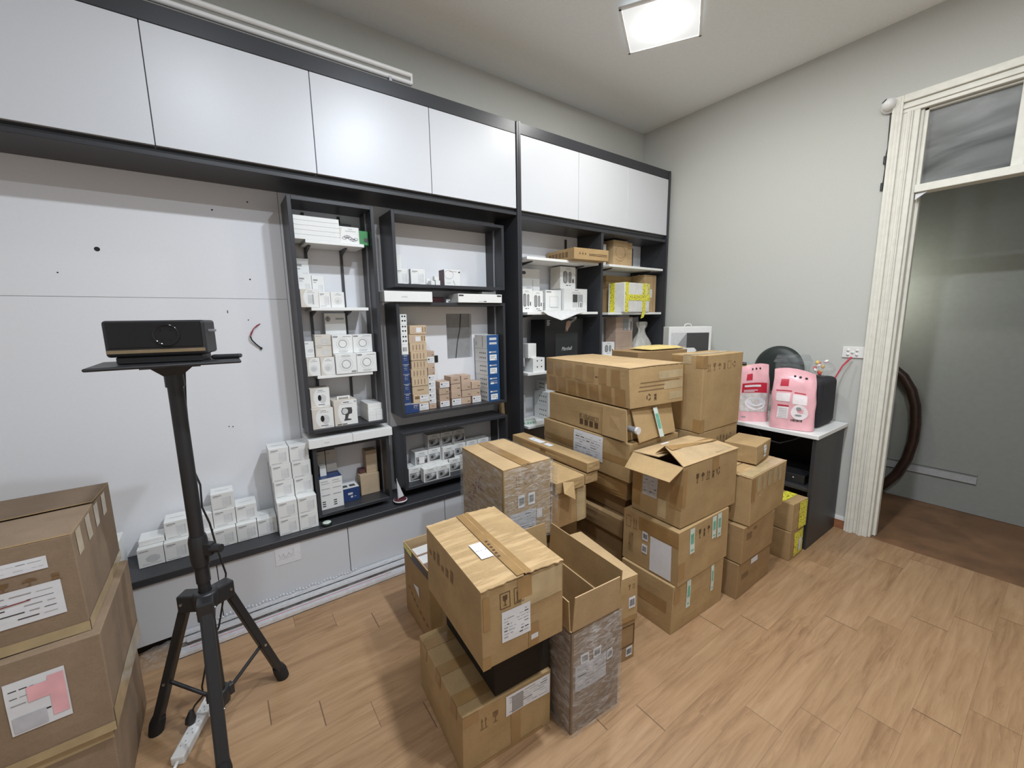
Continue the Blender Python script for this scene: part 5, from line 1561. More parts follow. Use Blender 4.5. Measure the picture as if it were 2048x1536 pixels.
# right unit, right bay
z = T1 + 0.0005
o = put('plain', 2.815, 2.44, z, 0.190, 0.12, 0.222, 'tan carton with line drawing on the upper right shelf', mat='card_light', name='carton')
m = MB()
Pf = lambda a, b: Vector((a, -0.0009, b))
for r in (0.05, 0.046):
    pass
pts = [(0.095 + 0.062 * math.cos(t * 0.3), 0.125 + 0.05 * math.sin(t * 0.3)) for t in range(22)]
stroke(Pf, pts, 0.0012, 'print_faint')
stroke(Pf, [(0.03, 0.07), (0.07, 0.05), (0.12, 0.055), (0.155, 0.09), (0.16, 0.12)], 0.0014, 'print_faint')
m.build('line_drawing', o)
put('kraftlines', 3.010, 2.452, z, 0.070, 0.10, 0.216, 'narrow tan carton with grooves right of the line drawing carton', mat='card_light', name='carton')
put('lines', 2.655, 2.50, z, 0.140, 0.05, 0.19, 'white box squeezed behind the tan carton on the upper right shelf', side='pack_dark')
m = MB(); m.tube([(3.125, 2.55, z), (3.125, 2.55, z + 0.13)], 0.006, 'pack_dark', 8)
tag(m.build('black_rod'), 'thin black rod standing on the upper right shelf', 'rod')
z = T2 + 0.0005
# white foam box tied with yellow tape
m = MB(); m.box(0, 0, 0, 0.375, 0.17, 0.248, 'styrofoam')
sf = tag(m.build('foam_box', bevel=0.006, seg=2), 'white foam box tied with yellow caution tape on the right shelf', 'box'); sf.location = (2.812, 2.304, z); sf.rotation_euler = (0, 0, math.radians(4))
def band(parts):
    m = MB()
    for q in parts: m.box(*q, 'yellow_caution_tape')
    m.build('caution_tape', sf)
band([(0.008, -0.0016, 0.0, 0.056, 0.0, 0.248), (0.008, -0.0016, 0.248, 0.056, 0.17, 0.2496)])
band([(0.262, -0.0018, 0.0, 0.312, 0.0, 0.248), (0.262, -0.0018, 0.248, 0.312, 0.17, 0.2496)])
band([(0.056, -0.0026, 0.10, 0.375, -0.0004, 0.150), (0.375, -0.0026, 0.10, 0.3766, 0.17, 0.150)])
band([(-0.0016, 0.10, 0.0, 0.0, 0.15, 0.248)])
band([(0.325, -0.0022, 0.15, 0.360, -0.0002, 0.248)])
m = MB()
m.face([(0.262, -0.003, 0.002), (0.312, -0.003, 0.002), (0.270, -0.012, -0.045), (0.222, -0.014, -0.055)], 'yellow_caution_tape'); m.build('loose_tape_end', sf)
put('cartonlabels', 3.195, 2.40, z, 0.175, 0.19, 0.335, 'tan carton with white labels right of the foam box', mat='card_light', name='carton')
m = MB(); m.box(2.84, 2.535, z, 3.19, 2.597, z + 0.325, 'card'); tag(m.build('carton', bevel=0.002), 'plain tan carton behind the white foam box', 'box')
z = T3 + 0.0005
g = 'pinkish kraft boxes stacked on the lowest right shelf'
for k, (hh3, st) in enumerate(((0.058, 'kraftlines'), (0.125, 'kraftlines'), (0.140, 'window'))):
    put(st, 2.885, 2.452, z + (0, 0.0585, 0.184)[k], 0.232, 0.12, hh3, f'pinkish kraft box, {("bottom", "middle", "top, with a window picture")[k]}, beside the white sack', g, mat='kraft_pink', side='kraft_pink')
put('pills', 2.655, 2.395, z, 0.150, 0.08, 0.112, 'white capsule box at the left of the lowest right shelf')
put('tag', 2.668, 2.485, z, 0.050, 0.08, 0.275, 'narrow upright white box behind the capsule box')
# white sack, tied at the neck
prof = []
m = MB()
n = 28
rows = [(0.0, 0.135, 1.0), (0.03, 0.145, 1.0), (0.08, 0.135, 1.0), (0.13, 0.105, 0.95), (0.17, 0.070, 0.9), (0.20, 0.052, 0.9), (0.225, 0.050, 0.9), (0.25, 0.075, 0.8), (0.285, 0.092, 0.6), (0.30, 0.080, 0.5)]
vs = []
for (zz, r, fl) in rows:
    for k in range(n):
        a = 2 * math.pi * k / n
        rr = r * (1 + (0.10 if zz > 0.06 else 0.03) * math.sin(a * 7 + zz * 20) + 0.06 * noise.noise(Vector((math.cos(a) * 2, math.sin(a) * 2, zz * 9))))
        vs.append((rr * math.cos(a), rr * 0.55 * math.sin(a) * fl, zz))
m.raw(vs, [(j * n + k, j * n + (k + 1) % n, (j + 1) * n + (k + 1) % n, (j + 1) * n + k) for j in range(len(rows) - 1) for k in range(n)], 'cloth_white', True)
m.face([vs[(len(rows) - 1) * n + k] for k in range(n)], 'cloth_white'); m.face([vs[n - 1 - k] for k in range(n)], 'cloth_white')
o = tag(m.build('cloth_sack'), 'white cloth sack tied at the neck on the lowest right shelf', 'sack'); o.location = (3.260, 2.462, z); o.scale = (0.84, 0.84, 0.93)
# ------------------------------------------------------------------ tripod, projector and its wiring
PX, PY = -0.128, 1.726
tri = empty('tripod_stand', (PX, PY, 0))
tag(tri, 'black tripod stand with a tray carrying the projector', 'tripod')
m = MB(); m.tube([(0, 0, 0.60), (0, 0, 1.335)], 0.0215, 'black_powder', 18); m.build('upper_pole', tri)
m = MB(); m.tube([(0, 0, 0.115), (0, 0, 0.74)], 0.0185, 'black_powder', 18); m.build('lower_pole', tri)
m = MB()
m.tube([(0, 0, 0.665), (0, 0, 0.69), (0, 0, 0.755), (0, 0, 0.775)], [0.026, 0.0285, 0.0285, 0.025], 'black_plastic', 18)
m.box(0.0, -0.014, 0.705, 0.05, 0.014, 0.745, 'black_plastic', Matrix.Rotation(-0.6, 4, 'Z'))
cl = m.build('collar', tri)
m = MB(); m.tube([(0.036, -0.024, 0.725), (0.064, -0.044, 0.725)], [0.017, 0.014], 'black_plastic', 12); m.build('knob', cl)
m = MB()
m.lathe([(0.0205, 0.50), (0.036, 0.50), (0.040, 0.52), (0.040, 0.555), (0.034, 0.565), (0.0205, 0.565)], 'black_plastic', 20)
feet = ((-0.206, 0.123), (0.205, 0.114), (-0.002, -0.237))
for (fx, fy) in feet:
    a = math.atan2(fy, fx)
    m.box(0.02, -0.025, 0.498, 0.084, 0.025, 0.560, 'black_plastic', Matrix.Rotation(a, 4, 'Z'))
hub = m.build('hub', tri, bevel=0.005, seg=2)
m = MB(); m.lathe([(0.0185, 0.105), (0.030, 0.105), (0.030, 0.165), (0.0185, 0.165)], 'black_plastic', 16)
for (fx, fy) in feet:
    m.box(0.02, -0.012, 0.112, 0.045, 0.012, 0.155, 'black_plastic', Matrix.Rotation(math.atan2(fy, fx), 4, 'Z'))
m.build('sliding_collar', tri, bevel=0.002)
for (fx, fy) in feet:
    a = math.atan2(fy, fx); R = math.hypot(fx, fy)
    xf = Matrix.Rotation(a, 4, 'Z')
    T0, T1 = Vector((0.066, 0, 0.530)), Vector((R, 0, 0.022))
    dv = (T1 - T0).normalized(); nv = Vector((-dv.z, 0, dv.x))
    m = MB()
    ring = []
    for p in (T0 - dv * 0.02, T1 - dv * 0.03):
        for (q, w_) in ((-0.011, -0.019), (0.011, -0.019), (0.014, -0.012), (0.014, 0.012), (0.011, 0.019), (-0.011, 0.019), (-0.014, 0.012), (-0.014, -0.012)):
            ring.append(xf @ (p + nv * q + Vector((0, w_, 0))))
    m.raw(ring, [(k, (k + 1) % 8, 8 + (k + 1) % 8, 8 + k) for k in range(8)], 'black_powder')
    m.face([ring[7 - k] for k in range(8)], 'black_powder'); m.face(ring[8:], 'black_powder')
    leg = m.build('leg', tri)
    m = MB(); m.tube([xf @ (T1 - dv * 0.05), xf @ (T1 - dv * 0.02), xf @ Vector((R + 0.004, 0, 0.001))], [0.020, 0.025, 0.023], 'rubber', 12); m.build('rubber_foot', leg)
    m = MB()
    mid = T0.lerp(T1, 0.62)
    m.tube([xf @ (mid + Vector((0, 0.0, 0))), xf @ Vector((0.035, 0, 0.135))], 0.0065, 'black_powder', 8); m.build('brace', tri)
    m = MB()
    for s_ in (-1, 1):
        m.tube([xf @ (T0 + Vector((0.004, 0.024 * s_, 0))), xf @ (T0 + Vector((0.004, 0.028 * s_, 0)))], 0.005, 'aluminium', 8)
        m.tube([xf @ (mid + Vector((0, 0.018 * s_, 0))), xf @ (mid + Vector((0, 0.0215 * s_, 0)))], 0.005, 'aluminium', 8)
    m.build('bolt', leg)
# tray
m = MB(); m.box(-0.185, -0.130, 1.374, 0.185, 0.130, 1.384, 'black_powder')
m.build('tray', tri, bevel=0.006, seg=2)
m = MB()
m.box(-0.075, -0.06, 1.366, 0.075, 0.06, 1.374, 'black_powder')
m.raw([(-0.055, -0.03, 1.366), (0.055, -0.03, 1.366), (0.055, 0.03, 1.366), (-0.055, 0.03, 1.366), (-0.024, -0.024, 1.338), (0.024, -0.024, 1.338), (0.024, 0.024, 1.338), (-0.024, 0.024, 1.338)],
      [(0, 1, 5, 4), (1, 2, 6, 5), (2, 3, 7, 6), (3, 0, 4, 7), (4, 5, 6, 7)], 'black_plastic')
m.tube([(0, 0, 1.300), (0, 0, 1.340)], 0.026, 'black_plastic', 16)
m.build('tray_bracket', tri)

# projector
pj = empty('projector', (-0.272, 1.668, 1.3845), math.radians(-10.5))
tag(pj, 'black box-shaped projector with a bronze strip standing on the tripod tray', 'projector')
w, d, h = 0.246, 0.150, 0.108
m = MB(); m.box(0, 0.002, 0.022, w, d, 0.022 + h, 'black_plastic'); m.build('body', pj, bevel=0.009, seg=3)
m = MB(); m.box(0.008, 0.0, 0.048, w - 0.008, 0.004, 0.022 + h - 0.005, 'black_gloss'); fp = m.build('front_panel', pj, bevel=0.003)
m = MB(); m.box(0.004, -0.0005, 0.032, w - 0.004, 0.004, 0.043, 'bronze'); m.build('bronze_strip', pj, bevel=0.001)
m = MB(); m.box(0.018, 0.012, 0.0, w - 0.018, d - 0.012, 0.022, 'black_plastic'); m.build('base', pj, bevel=0.003)
m = MB()
xf = Matrix.Translation((w * 0.605, -0.0005, 0.085)) @ Matrix.Rotation(math.pi / 2, 4, 'X')
m.lathe([(0.034, -0.001), (0.034, 0.003), (0.029, 0.003), (0.027, -0.004), (0.001, -0.002)], 'black_gloss', 28, xf=xf)
ln = m.build('lens', fp)
m = MB()
for (a, b) in ((-0.012, 0.016), (0.012, 0.016), (-0.012, -0.014), (0.012, -0.014)):
    m.lathe([(0.0035, 0.0), (0.001, 0.0012)], 'black_gloss', 8, xf=Matrix.Translation((w * 0.605 + a, -0.001, 0.085 + b)) @ Matrix.Rotation(math.pi / 2, 4, 'X'))
m.build('sensor_windows', fp)
m = MB(); m.box(w, 0.045, 0.092, w + 0.020, 0.060, 0.100, 'steel_grey'); m.build('stick', pj, bevel=0.001)['label'] = 'small grey stick plugged into the side'
m = MB()
m.box(0, 0, 0, 0.085, 0.032, 0.014, 'black_plastic')
o = tag(m.build('remote_control', bevel=0.005, seg=2), 'black remote control lying on the right end of the tripod tray', 'remote'); o.location = (-0.024, 1.700, 1.3848); o.rotation_euler = (0, 0, -0.25)
inv = (Matrix.Translation((-0.272, 1.668, 1.3845)) @ Matrix.Rotation(math.radians(-10.5), 4, 'Z')).inverted()
m = MB()
m.tube([inv @ Vector(p) for p in ((-0.105, 1.800, 1.43), (-0.100, 1.850, 1.43), (-0.100, 1.885, 1.41), (-0.105, 1.890, 1.37), (-0.115, 1.84, 1.22), (-0.118, 1.785, 1.003), (-0.103, 1.78, 0.936), (-0.107, 1.782, 0.852), (-0.092, 1.79, 0.781), (-0.084, 1.80, 0.695), (-0.072, 1.812, 0.60), (-0.066, 1.818, 0.556), (-0.076, 1.815, 0.489), (-0.094, 1.81, 0.419), (-0.108, 1.80, 0.363), (-0.136, 1.798, 0.31), (-0.154, 1.797, 0.269), (-0.168, 1.796, 0.207), (-0.183, 1.795, 0.148), (-0.182, 1.79, 0.115), (-0.211, 1.787, 0.09), (-0.222, 1.785, 0.07))], 0.0035, 'black_plastic', 6)
pc = m.build('power_cord', pj)
m = MB(); m.tube([inv @ Vector(p) for p in ((-0.222, 1.785, 0.078), (-0.226, 1.782, 0.052), (-0.230, 1.778, 0.0350))], [0.008, 0.017, 0.016], 'black_plastic', 12); m.build('plug', pc)
m = MB(); m.tube([(-0.094, 1.80, 0.67), (-0.094, 1.80, 0.625), (-0.0925, 1.80, 0.55), (-0.091, 1.80, 0.405)], 0.005, 'black_powder', 8)
m.build('hanging_rod', tri)

# power strip on the floor
ps = empty('power_strip', (-0.2625, 1.6525, 0), math.atan2(0.20, 0.083))
tag(ps, 'white power strip on the floor between the tripod legs', 'power strip')
m = MB(); m.box(0, -0.021, 0, 0.275, 0.021, 0.0335, 'white_plastic'); bd = m.build('body', ps, bevel=0.005, seg=2)
m = MB()
for k in range(5):
    x = 0.05 + 0.045 * k
    for (a, b) in ((-0.008, 0.008), (-0.008, -0.008), (0.008, 0.0)):
        m.box(x + a - 0.003, b - 0.0015, 0.0332, x + a + 0.003, b + 0.0015, 0.0340, 'pack_grey')
m.build('socket_holes', bd)
m = MB(); m.tube([(0.004, 0, 0.014), (-0.03, 0.0, 0.010), (-0.06, 0.004, 0.006), (-0.16, -0.02, 0.006), (-0.30, -0.10, 0.006)], 0.0055, 'white_plastic', 8); m.build('cord', ps)

# silver profiles in plastic along the foot of the base cabinet
al = empty('profile_bundle', (-0.40, 2.225, 0))
tag(al, 'long bundle of silver profiles in clear plastic along the base cabinet', 'profiles')
rn = random.Random(8)
for k in range(6):
    y = 0.004 + 0.0165 * k; z0 = 0.002 + 0.004 * (k % 2) + (0.026 if k > 2 else 0) + (0.018 if k == 5 else 0)
    x0, x1 = 0.10 + rn.uniform(-0.04, 0.04), 1.24 + rn.uniform(-0.05, 0.02)
    m = MB()
    m.box(x0, y, z0, x1, y + 0.014, z0 + 0.003, 'bright_aluminium'); m.box(x0, y, z0, x1, y + 0.0025, z0 + 0.020, 'bright_aluminium'); m.box(x0, y + 0.0115, z0, x1, y + 0.014, z0 + 0.020, 'bright_aluminium')
    m.build('metal_profile', al)
m = MB(); m.box(0.15, 0.03, 0.020, 1.10, 0.036, 0.0225, 'red_print'); m.build('red_band', al)
m = MB()
n, q = 60, 8
vs = []
for i in range(n + 1):
    for j in range(q + 1):
        a = math.pi * j / q
        u = i / n
        k = 1.0 if u > 0.1 else 0.75 + 2.5 * u
        r = 1 + 0.35 * noise.noise(Vector((u * 30, a * 2, 0.3)))
        vs.append((-0.02 + 1.30 * u, 0.052 - 0.058 * math.cos(a), 0.003 + 0.074 * math.sin(a) * r * k))
m.raw(vs, [(i * (q + 1) + j, i * (q + 1) + j + 1, (i + 1) * (q + 1) + j + 1, (i + 1) * (q + 1) + j) for i in range(n) for j in range(q)], 'clear_film', True)
m.build('plastic_wrap', al)['label'] = 'clear wrinkled plastic sleeve'
m = MB()
for i in range(46):
    xf = Matrix.Translation((0.22 + 0.0155 * i, 0.094, 0.080 + 0.004 * math.sin(i * 1.3)))
    m.lathe([(0.0005, -0.005), (0.0045, -0.003), (0.005, 0.001), (0.0005, 0.006)], 'bright_aluminium', 6, xf=xf)
m.build('bubble_edge', al)['kind'] = 'stuff'

# note on the base cabinet, trophy, tin, wire, leaning board
m = MB()
m.face([(0.128, 2.3335, 0.242), (0.246, 2.3335, 0.240), (0.248, 2.3335, 0.340), (0.128, 2.3335, 0.345)], 'paper')
stroke(lambda a, b: Vector((a, 2.3330, b)), [(0.145, 0.305), (0.150, 0.282), (0.160, 0.285), (0.165, 0.30), (0.17, 0.28), (0.185, 0.283), (0.19, 0.30), (0.20, 0.282), (0.212, 0.29), (0.214, 0.31), (0.205, 0.315)], 0.0008, 'pack_line')
stroke(lambda a, b: Vector((a, 2.3330, b)), [(0.142, 0.272), (0.22, 0.276)], 0.0007, 'pack_line')
tag(m.build('paper_note'), 'white handwritten note taped to the base cabinet door', 'note')
tr = empty('sailboat_trophy', (0.826, 2.385, 0.3805))
tag(tr, 'small trophy with a white sail on a round maroon base', 'trophy')
m = MB(); m.lathe([(0.001, 0), (0.040, 0), (0.042, 0.012), (0.040, 0.018), (0.001, 0.018)], 'black_plastic', 24); m.build('base', tr)
m = MB(); m.lathe([(0.0405, 0.018), (0.036, 0.024), (0.022, 0.0245), (0.001, 0.024)], 'pack_maroon', 24); m.lathe([(0.042, 0.016), (0.0425, 0.020), (0.0395, 0.021)], 'pack_white', 24); m.build('dish', tr)
m = MB()
A0, A1, A2 = Vector((-0.010, 0, 0.030)), Vector((0.024, 0, 0.038)), Vector((-0.014, 0, 0.150))
for s_ in (-1, 1):
    B_ = [p + Vector((0, 0.003 * s_, 0)) for p in (A0, A1, A2)]
    m.face(B_ if s_ < 0 else B_[::-1], 'paper')
m.face([A0 + Vector((0, -.003, 0)), A0 + Vector((0, .003, 0)), A1 + Vector((0, .003, 0)), A1 + Vector((0, -.003, 0))], 'paper')
m.face([A1 + Vector((0, -.003, 0)), A1 + Vector((0, .003, 0)), A2 + Vector((0, .003, 0)), A2 + Vector((0, -.003, 0))], 'paper')
m.face([A2 + Vector((0, -.003, 0)), A2 + Vector((0, .003, 0)), A0 + Vector((0, .003, 0)), A0 + Vector((0, -.003, 0))], 'paper')
m.tube([(-0.013, 0, 0.022), (-0.0145, 0, 0.160)], 0.0018, 'pack_tint', 6)
m.build('sail', tr)
m = MB(); m.lathe([(0.001, 0), (0.026, 0), (0.027, 0.010), (0.026, 0.017), (0.001, 0.017)], 'wok_black', 24)
tn = tag(m.build('tin'), 'small round dark tin with a pale lid on the worktop', 'tin'); tn.location = (0.392, 2.356, 0.3805)
m = MB(); m.lathe([(0.022, 0.0172), (0.021, 0.0185), (0.001, 0.0188)], 'green_pale', 24); m.build('lid', tn)
m = MB()
for k in (0, 1):
    m.tube([(0.196, 2.609, 1.498), (0.180, 2.600, 1.490 - 0.003 * k), (0.163, 2.594, 1.474), (0.150 + 0.004 * k, 2.592, 1.452), (0.1445, 2.594, 1.431)], 0.0024, 'red_wire', 6)
wr = tag(m.build('red_wire'), 'short red and black wire sticking out of the white panel', 'wire')
m = MB(); m.tube([(0.1445, 2.594, 1.432), (0.150, 2.596, 1.412), (0.166, 2.599, 1.391), (0.187, 2.602, 1.369)], 0.0035, 'gap_black', 6); m.tube([(0.186, 2.602, 1.370), (0.192, 2.602, 1.364)], 0.006, 'gap_black', 8); m.build('black_end', wr)
m = MB(); m.box(0, 0, 0, 0.050, 0.008, 0.56, 'pine_board')
o = tag(m.build('thin_board', bevel=0.001), 'thin brown board leaning in the gap beside the big shelf box', 'board'); o.location = (1.669, 2.47, 0.3815); o.rotation_euler = (math.radians(-6), 0, 0)

# ------------------------------------------------------------------ desk by the right wall and what lies on it
dk = empty('desk', (2.93, 0.89, 0))
tag(dk, 'desk with a white top and black side panel against the right wall', 'desk')
m = MB(); m.box(0, 0, 0.737, 0.522, 1.40, 0.762, 'white_board'); m.build('desktop', dk, bevel=0.002)
m = MB(); m.box(0.012, 0.014, 0, 0.512, 0.034, 0.737, 'desk_laminate'); m.build('side_panel', dk, bevel=0.001)
m = MB(); m.box(0.012, 1.36, 0, 0.512, 1.38, 0.737, 'desk_laminate'); m.build('side_panel', dk, bevel=0.001)
m = MB(); m.box(0.48, 0.034, 0.15, 0.498, 1.36, 0.737, 'desk_laminate'); m.build('back_board', dk)
m = MB(); m.box(0.025, 0.034, 0.382, 0.48, 1.36, 0.402, 'desk_laminate'); m.build('lower_shelf', dk, bevel=0.001)
m = MB(); m.box(0, 0, 0, 0.33, 0.42, 0.060, 'black_plastic'); m.box(-0.001, 0.06, 0.035, 0, 0.068, 0.042, 'paper')
o = tag(m.build('black_device', bevel=0.006), 'flat black device on the shelf under the desk', 'device'); o.location = (3.00, 0.965, 0.4025)
m = MB(); m.box(0, 0, 0, 0.22, 0.30, 0.18, 'pack_maroon')
o = tag(m.build('dark_red_box', bevel=0.003), 'dark red box in the shade at the back under the desk', 'box'); o.location = (3.16, 1.42, 0.4025)
m = MB(); m.tube([(3.02, 1.30, 0.725), (2.985, 1.22, 0.66), (2.98, 1.12, 0.655), (3.0, 1.05, 0.69), (3.03, 1.0, 0.725)], 0.005, 'black_plastic', 6)
tag(m.build('desk_cable'), 'black cable looping under the desktop', 'cable')
DT = 0.7625
m = MB(); m.box(0, 0, 0, 0.29, 0.285, 0.322, 'black_fabric')
o = tag(m.build('fabric_speaker', bevel=0.035, seg=4), 'black fabric box with rounded corners behind the pink rice bags', 'speaker'); o.location = (3.11, 0.955, DT)

def rice_bag(name, w, d, h, seed, front):
    """stand-up pouch: wide flat base, pinched zip top; front print is part of the skin"""
    m = MB()
    nu, nv = 22, 22
    def pt(a, v):
        # a: angle round, v: height
        t = v
        ww = w * (1 - 0.10 * t + 0.04 * math.sin(math.pi * t))
        dd = d * (1 - t) ** 0.75 * (1 - 0.1 * t) + 0.006
        ca, sa = math.cos(a), math.sin(a)
        e = 0.55
        x = ww / 2 * math.copysign(abs(ca) ** e, ca)
        y = dd / 2 * math.copysign(abs(sa) ** e, sa)
        k = noise.noise(Vector((x * 14, y * 14 + seed, v * 5))) * 0.008 * (0.3 + t)
        return Vector((x + k, y + k + 0.018 * math.sin(v * 5 + x * 9 + seed) * t, v * h * (1 + 0.05 * t * math.sin(x * 16 + seed))))
    N = 40
    vs = [pt(2 * math.pi * i / N, j / nv) for j in range(nv + 1) for i in range(N)]
    m.raw(vs, [(j * N + i, j * N + (i + 1) % N, (j + 1) * N + (i + 1) % N, (j + 1) * N + i) for j in range(nv) for i in range(N)], 'pink_bag', True)
    m.face([vs[i] for i in range(N - 1, -1, -1)], 'pink_bag')
    m.face([vs[nv * N + i] for i in range(N)], 'pink_bag')
    def F(u, v, off=0.0016):
        """point on the front skin (the -y side)"""
        x_t = (u - 0.5) * 2
        a = -math.pi / 2 + math.copysign(math.acos(max(-1, min(1, 1 - abs(x_t) ** 1.0 * 0.0))) , x_t)
        ca = max(-0.999, min(0.999, x_t * 0.93))
        ang = -math.acos(math.copysign(abs(ca) ** (1 / 0.55), ca))
        p = pt(ang, v)
        p.y -= off
        return p
    def patch(u0, v0, u1, v1, mat, off=0.0016, n=6):
        g = [F(u0 + (u1 - u0) * i / n, v0 + (v1 - v0) * j / n, off) for j in range(n + 1) for i in range(n + 1)]
        m.raw(g, [(j * (n + 1) + i, j * (n + 1) + i + 1, (j + 1) * (n + 1) + i + 1, (j + 1) * (n + 1) + i) for j in range(n) for i in range(n)], mat, True)
    def ell(u, v, ru, rv, mat, off):
        m.face([F(u + ru * math.cos(k * math.pi / 8), v + rv * math.sin(k * math.pi / 8), off) for k in range(16)], mat)
    front(patch, ell, F, m)
    return m
def front_a(patch, ell, F, m):
    patch(0.22, 0.74, 0.42, 0.85, 'red_print')
    patch(0.10, 0.52, 0.92, 0.69, 'red_print')
    for k, (a, b) in enumerate(((0.18, 0.62), (0.16, 0.555), (0.16, 0.53))): patch(a, b, 0.7 - 0.1 * k, b + (0.035 if k == 0 else 0.012), 'bag_white', 0.0026)
    patch(0.06, 0.18, 0.94, 0.51, 'rice_print')
    ell(0.55, 0.33, 0.33, 0.12, 'bag_white', 0.0030); ell(0.55, 0.36, 0.28, 0.085, 'paper', 0.0040)
    stroke(lambda a, b: F(a, b, 0.0048), [(0.12, 0.50), (0.50, 0.40)], 0.006, 'red_print')
    for u in (0.42, 0.55, 0.68): ell(u, 0.925, 0.030, 0.016, 'gap_black', 0.003)
    patch(0.1, 0.07, 0.25, 0.09, 'ink_soft')
def front_b(patch, ell, F, m):
    patch(0.16, 0.72, 0.36, 0.83, 'red_print')
    patch(0.08, 0.64, 0.46, 0.655, 'red_print'); patch(0.52, 0.62, 0.80, 0.635, 'red_print')
    patch(0.10, 0.47, 0.44, 0.61, 'bag_white'); patch(0.50, 0.44, 0.84, 0.60, 'bag_white')
    patch(0.14, 0.18, 0.42, 0.41, 'bag_white'); patch(0.14, 0.385, 0.42, 0.41, 'red_print', 0.0026)
    for k in range(6): patch(0.17, 0.20 + 0.028 * k, 0.39, 0.206 + 0.028 * k, 'ink_soft', 0.0026, 2)
    ell(0.68, 0.31, 0.20, 0.13, 'bag_white', 0.0024); ell(0.66, 0.37, 0.07, 0.028, 'pack_grey', 0.0034); ell(0.66, 0.26, 0.08, 0.014, 'pack_grey', 0.0034)
    for k in range(9): patch(0.49 + 0.03 * k, 0.15, 0.505 + 0.03 * k + 0.005 * (k % 3), 0.185, 'ink', 0.0026, 1)
    for u in (0.48, 0.62, 0.76): ell(u, 0.885, 0.033, 0.016, 'gap_black', 0.003)
m = rice_bag('rice_bag', 0.205, 0.115, 0.385, 1.0, front_a)
o = tag(m.build('rice_bag'), 'pink rice bag with red band and rice bowl print, left on the desk', 'bag'); o.location = (3.050, 1.345, DT); o.rotation_euler = (0, 0, math.radians(-50))
m = rice_bag('rice_bag', 0.245, 0.110, 0.375, 2.3, front_b)
o = tag(m.build('rice_bag'), 'pink rice bag showing its white text panels, right on the desk', 'bag'); o.location = (3.015, 1.075, DT + 0.002); o.rotation_euler = (0, 0, math.radians(-74))

m = MB(); m.lathe([(0.168, 0.0), (0.172, 0.008), (0.150, 0.030), (0.10, 0.042), (0.001, 0.044)], 'wok_black', 40, xf=Matrix.Rotation(math.radians(-84), 4, 'Y'))
m.lathe([(0.001, 0.002), (0.165, 0.0), (0.168, 0.0)], 'wok_black', 40, xf=Matrix.Rotation(math.radians(-84), 4, 'Y'))
o = tag(m.build('round_tray'), 'round black tray leaning on the wall behind the clear container', 'tray'); o.location = (3.445, 1.345, DT + 0.335)
# printer under the tray edge, hidden by the bag
m = MB(); m.box(0, 0, 0, 0.27, 0.20, 0.088, 'pack_white')
o = tag(m.build('white_box', bevel=0.004), 'white box on the desk beside the left pink bag', 'box'); o.location = (3.165, 1.475, DT)
m = MB(); m.box(0.004, 0.004, 0.0885, 0.266, 0.196, 0.094, 'pack_tint'); m.build('lid', o)
m = MB(); m.box(0, 0, 0, 0.25, 0.20, 0.165, 'black_gloss'); m.box(-0.004, 0.01, 0.06, 0, 0.19, 0.075, 'steel_grey')
o = tag(m.build('black_appliance', bevel=0.010, seg=3), 'glossy black appliance standing on the white box', 'appliance'); o.location = (3.18, 1.475, DT + 0.0945)
m = MB(); m.box(0, 0, 0, 0.23, 0.18, 0.085, 'grey_plastic')
o = tag(m.build('grey_tray', bevel=0.012, seg=2), 'grey plastic tray on top of the black appliance', 'tray'); o.location = (3.19, 1.48, DT + 0.260)
m = MB(); m.box(0, 0, 0, 0.22, 0.16, 0.006, 'bag_white'); m.box(0.0, 0.0, 0.0062, 0.20, 0.13, 0.010, 'yellow_envelope')
o = tag(m.build('papers'), 'yellowish papers lying on the grey tray', 'papers'); o.location = (3.185, 1.485, DT + 0.346); o.rotation_euler = (0, 0, 0.1)
m = MB(); m.tube([(0, 0, 0), (0.03, -0.05, 0.004), (0.05, -0.11, 0.0)], [0.012, 0.016, 0.012], 'black_plastic', 10)
m.tube([(-0.02, 0.05, 0.0), (0, 0, 0)], 0.007, 'black_plastic', 8)
o = tag(m.build('hand_tool'), 'black handled tool on the papers behind the left pink bag', 'tool'); o.location = (3.20, 1.60, DT + 0.373)
# clear container and bag of sweets on the fabric box
z = DT + 0.3225
m = MB()
def rr(x0, y0, x1, y1, z, r=0.02, n=4):
    pts = []
    for (cx, cy, a0) in ((x1 - r, y0 + r, -math.pi / 2), (x1 - r, y1 - r, 0), (x0 + r, y1 - r, math.pi / 2), (x0 + r, y0 + r, math.pi)):
        for k in range(n + 1):
            a = a0 + math.pi / 2 * k / n
            pts.append((cx + r * math.cos(a), cy + r * math.sin(a), z))
    return pts
rings = [rr(0.012, 0.012, 0.138, 0.178, 0.0), rr(0.004, 0.004, 0.146, 0.186, 0.085), rr(-0.004, -0.004, 0.154, 0.194, 0.090), rr(0, 0, 0.15, 0.19, 0.102), rr(0.012, 0.012, 0.138, 0.178, 0.140)]
n = len(rings[0])
m.raw([p for r_ in rings for p in r_], [(j * n + k, j * n + (k + 1) % n, (j + 1) * n + (k + 1) % n, (j + 1) * n + k) for j in range(len(rings) - 1) for k in range(n)], 'clear_plastic', True)
m.face(rings[0][::-1], 'clear_plastic'); m.face(rings[-1], 'clear_plastic')
o = tag(m.build('clear_container'), 'clear plastic food container on the black fabric box', 'container'); o.location = (3.17, 1.085, z)
m = MB()
vs = []
N, K = 18, 10
for j in range(K + 1):
    for i in range(N):
        a = 2 * math.pi * i / N; v = j / K
        r = 0.075 * (math.sin(math.pi * min(1, v * 1.05)) ** 0.6 if 0 < v < 0.95 else 0.12) * (1 + 0.25 * noise.noise(Vector((math.cos(a) * 2, math.sin(a) * 2, v * 6))))
        vs.append((r * math.cos(a), r * 0.9 * math.sin(a), 0.002 + 0.125 * v))
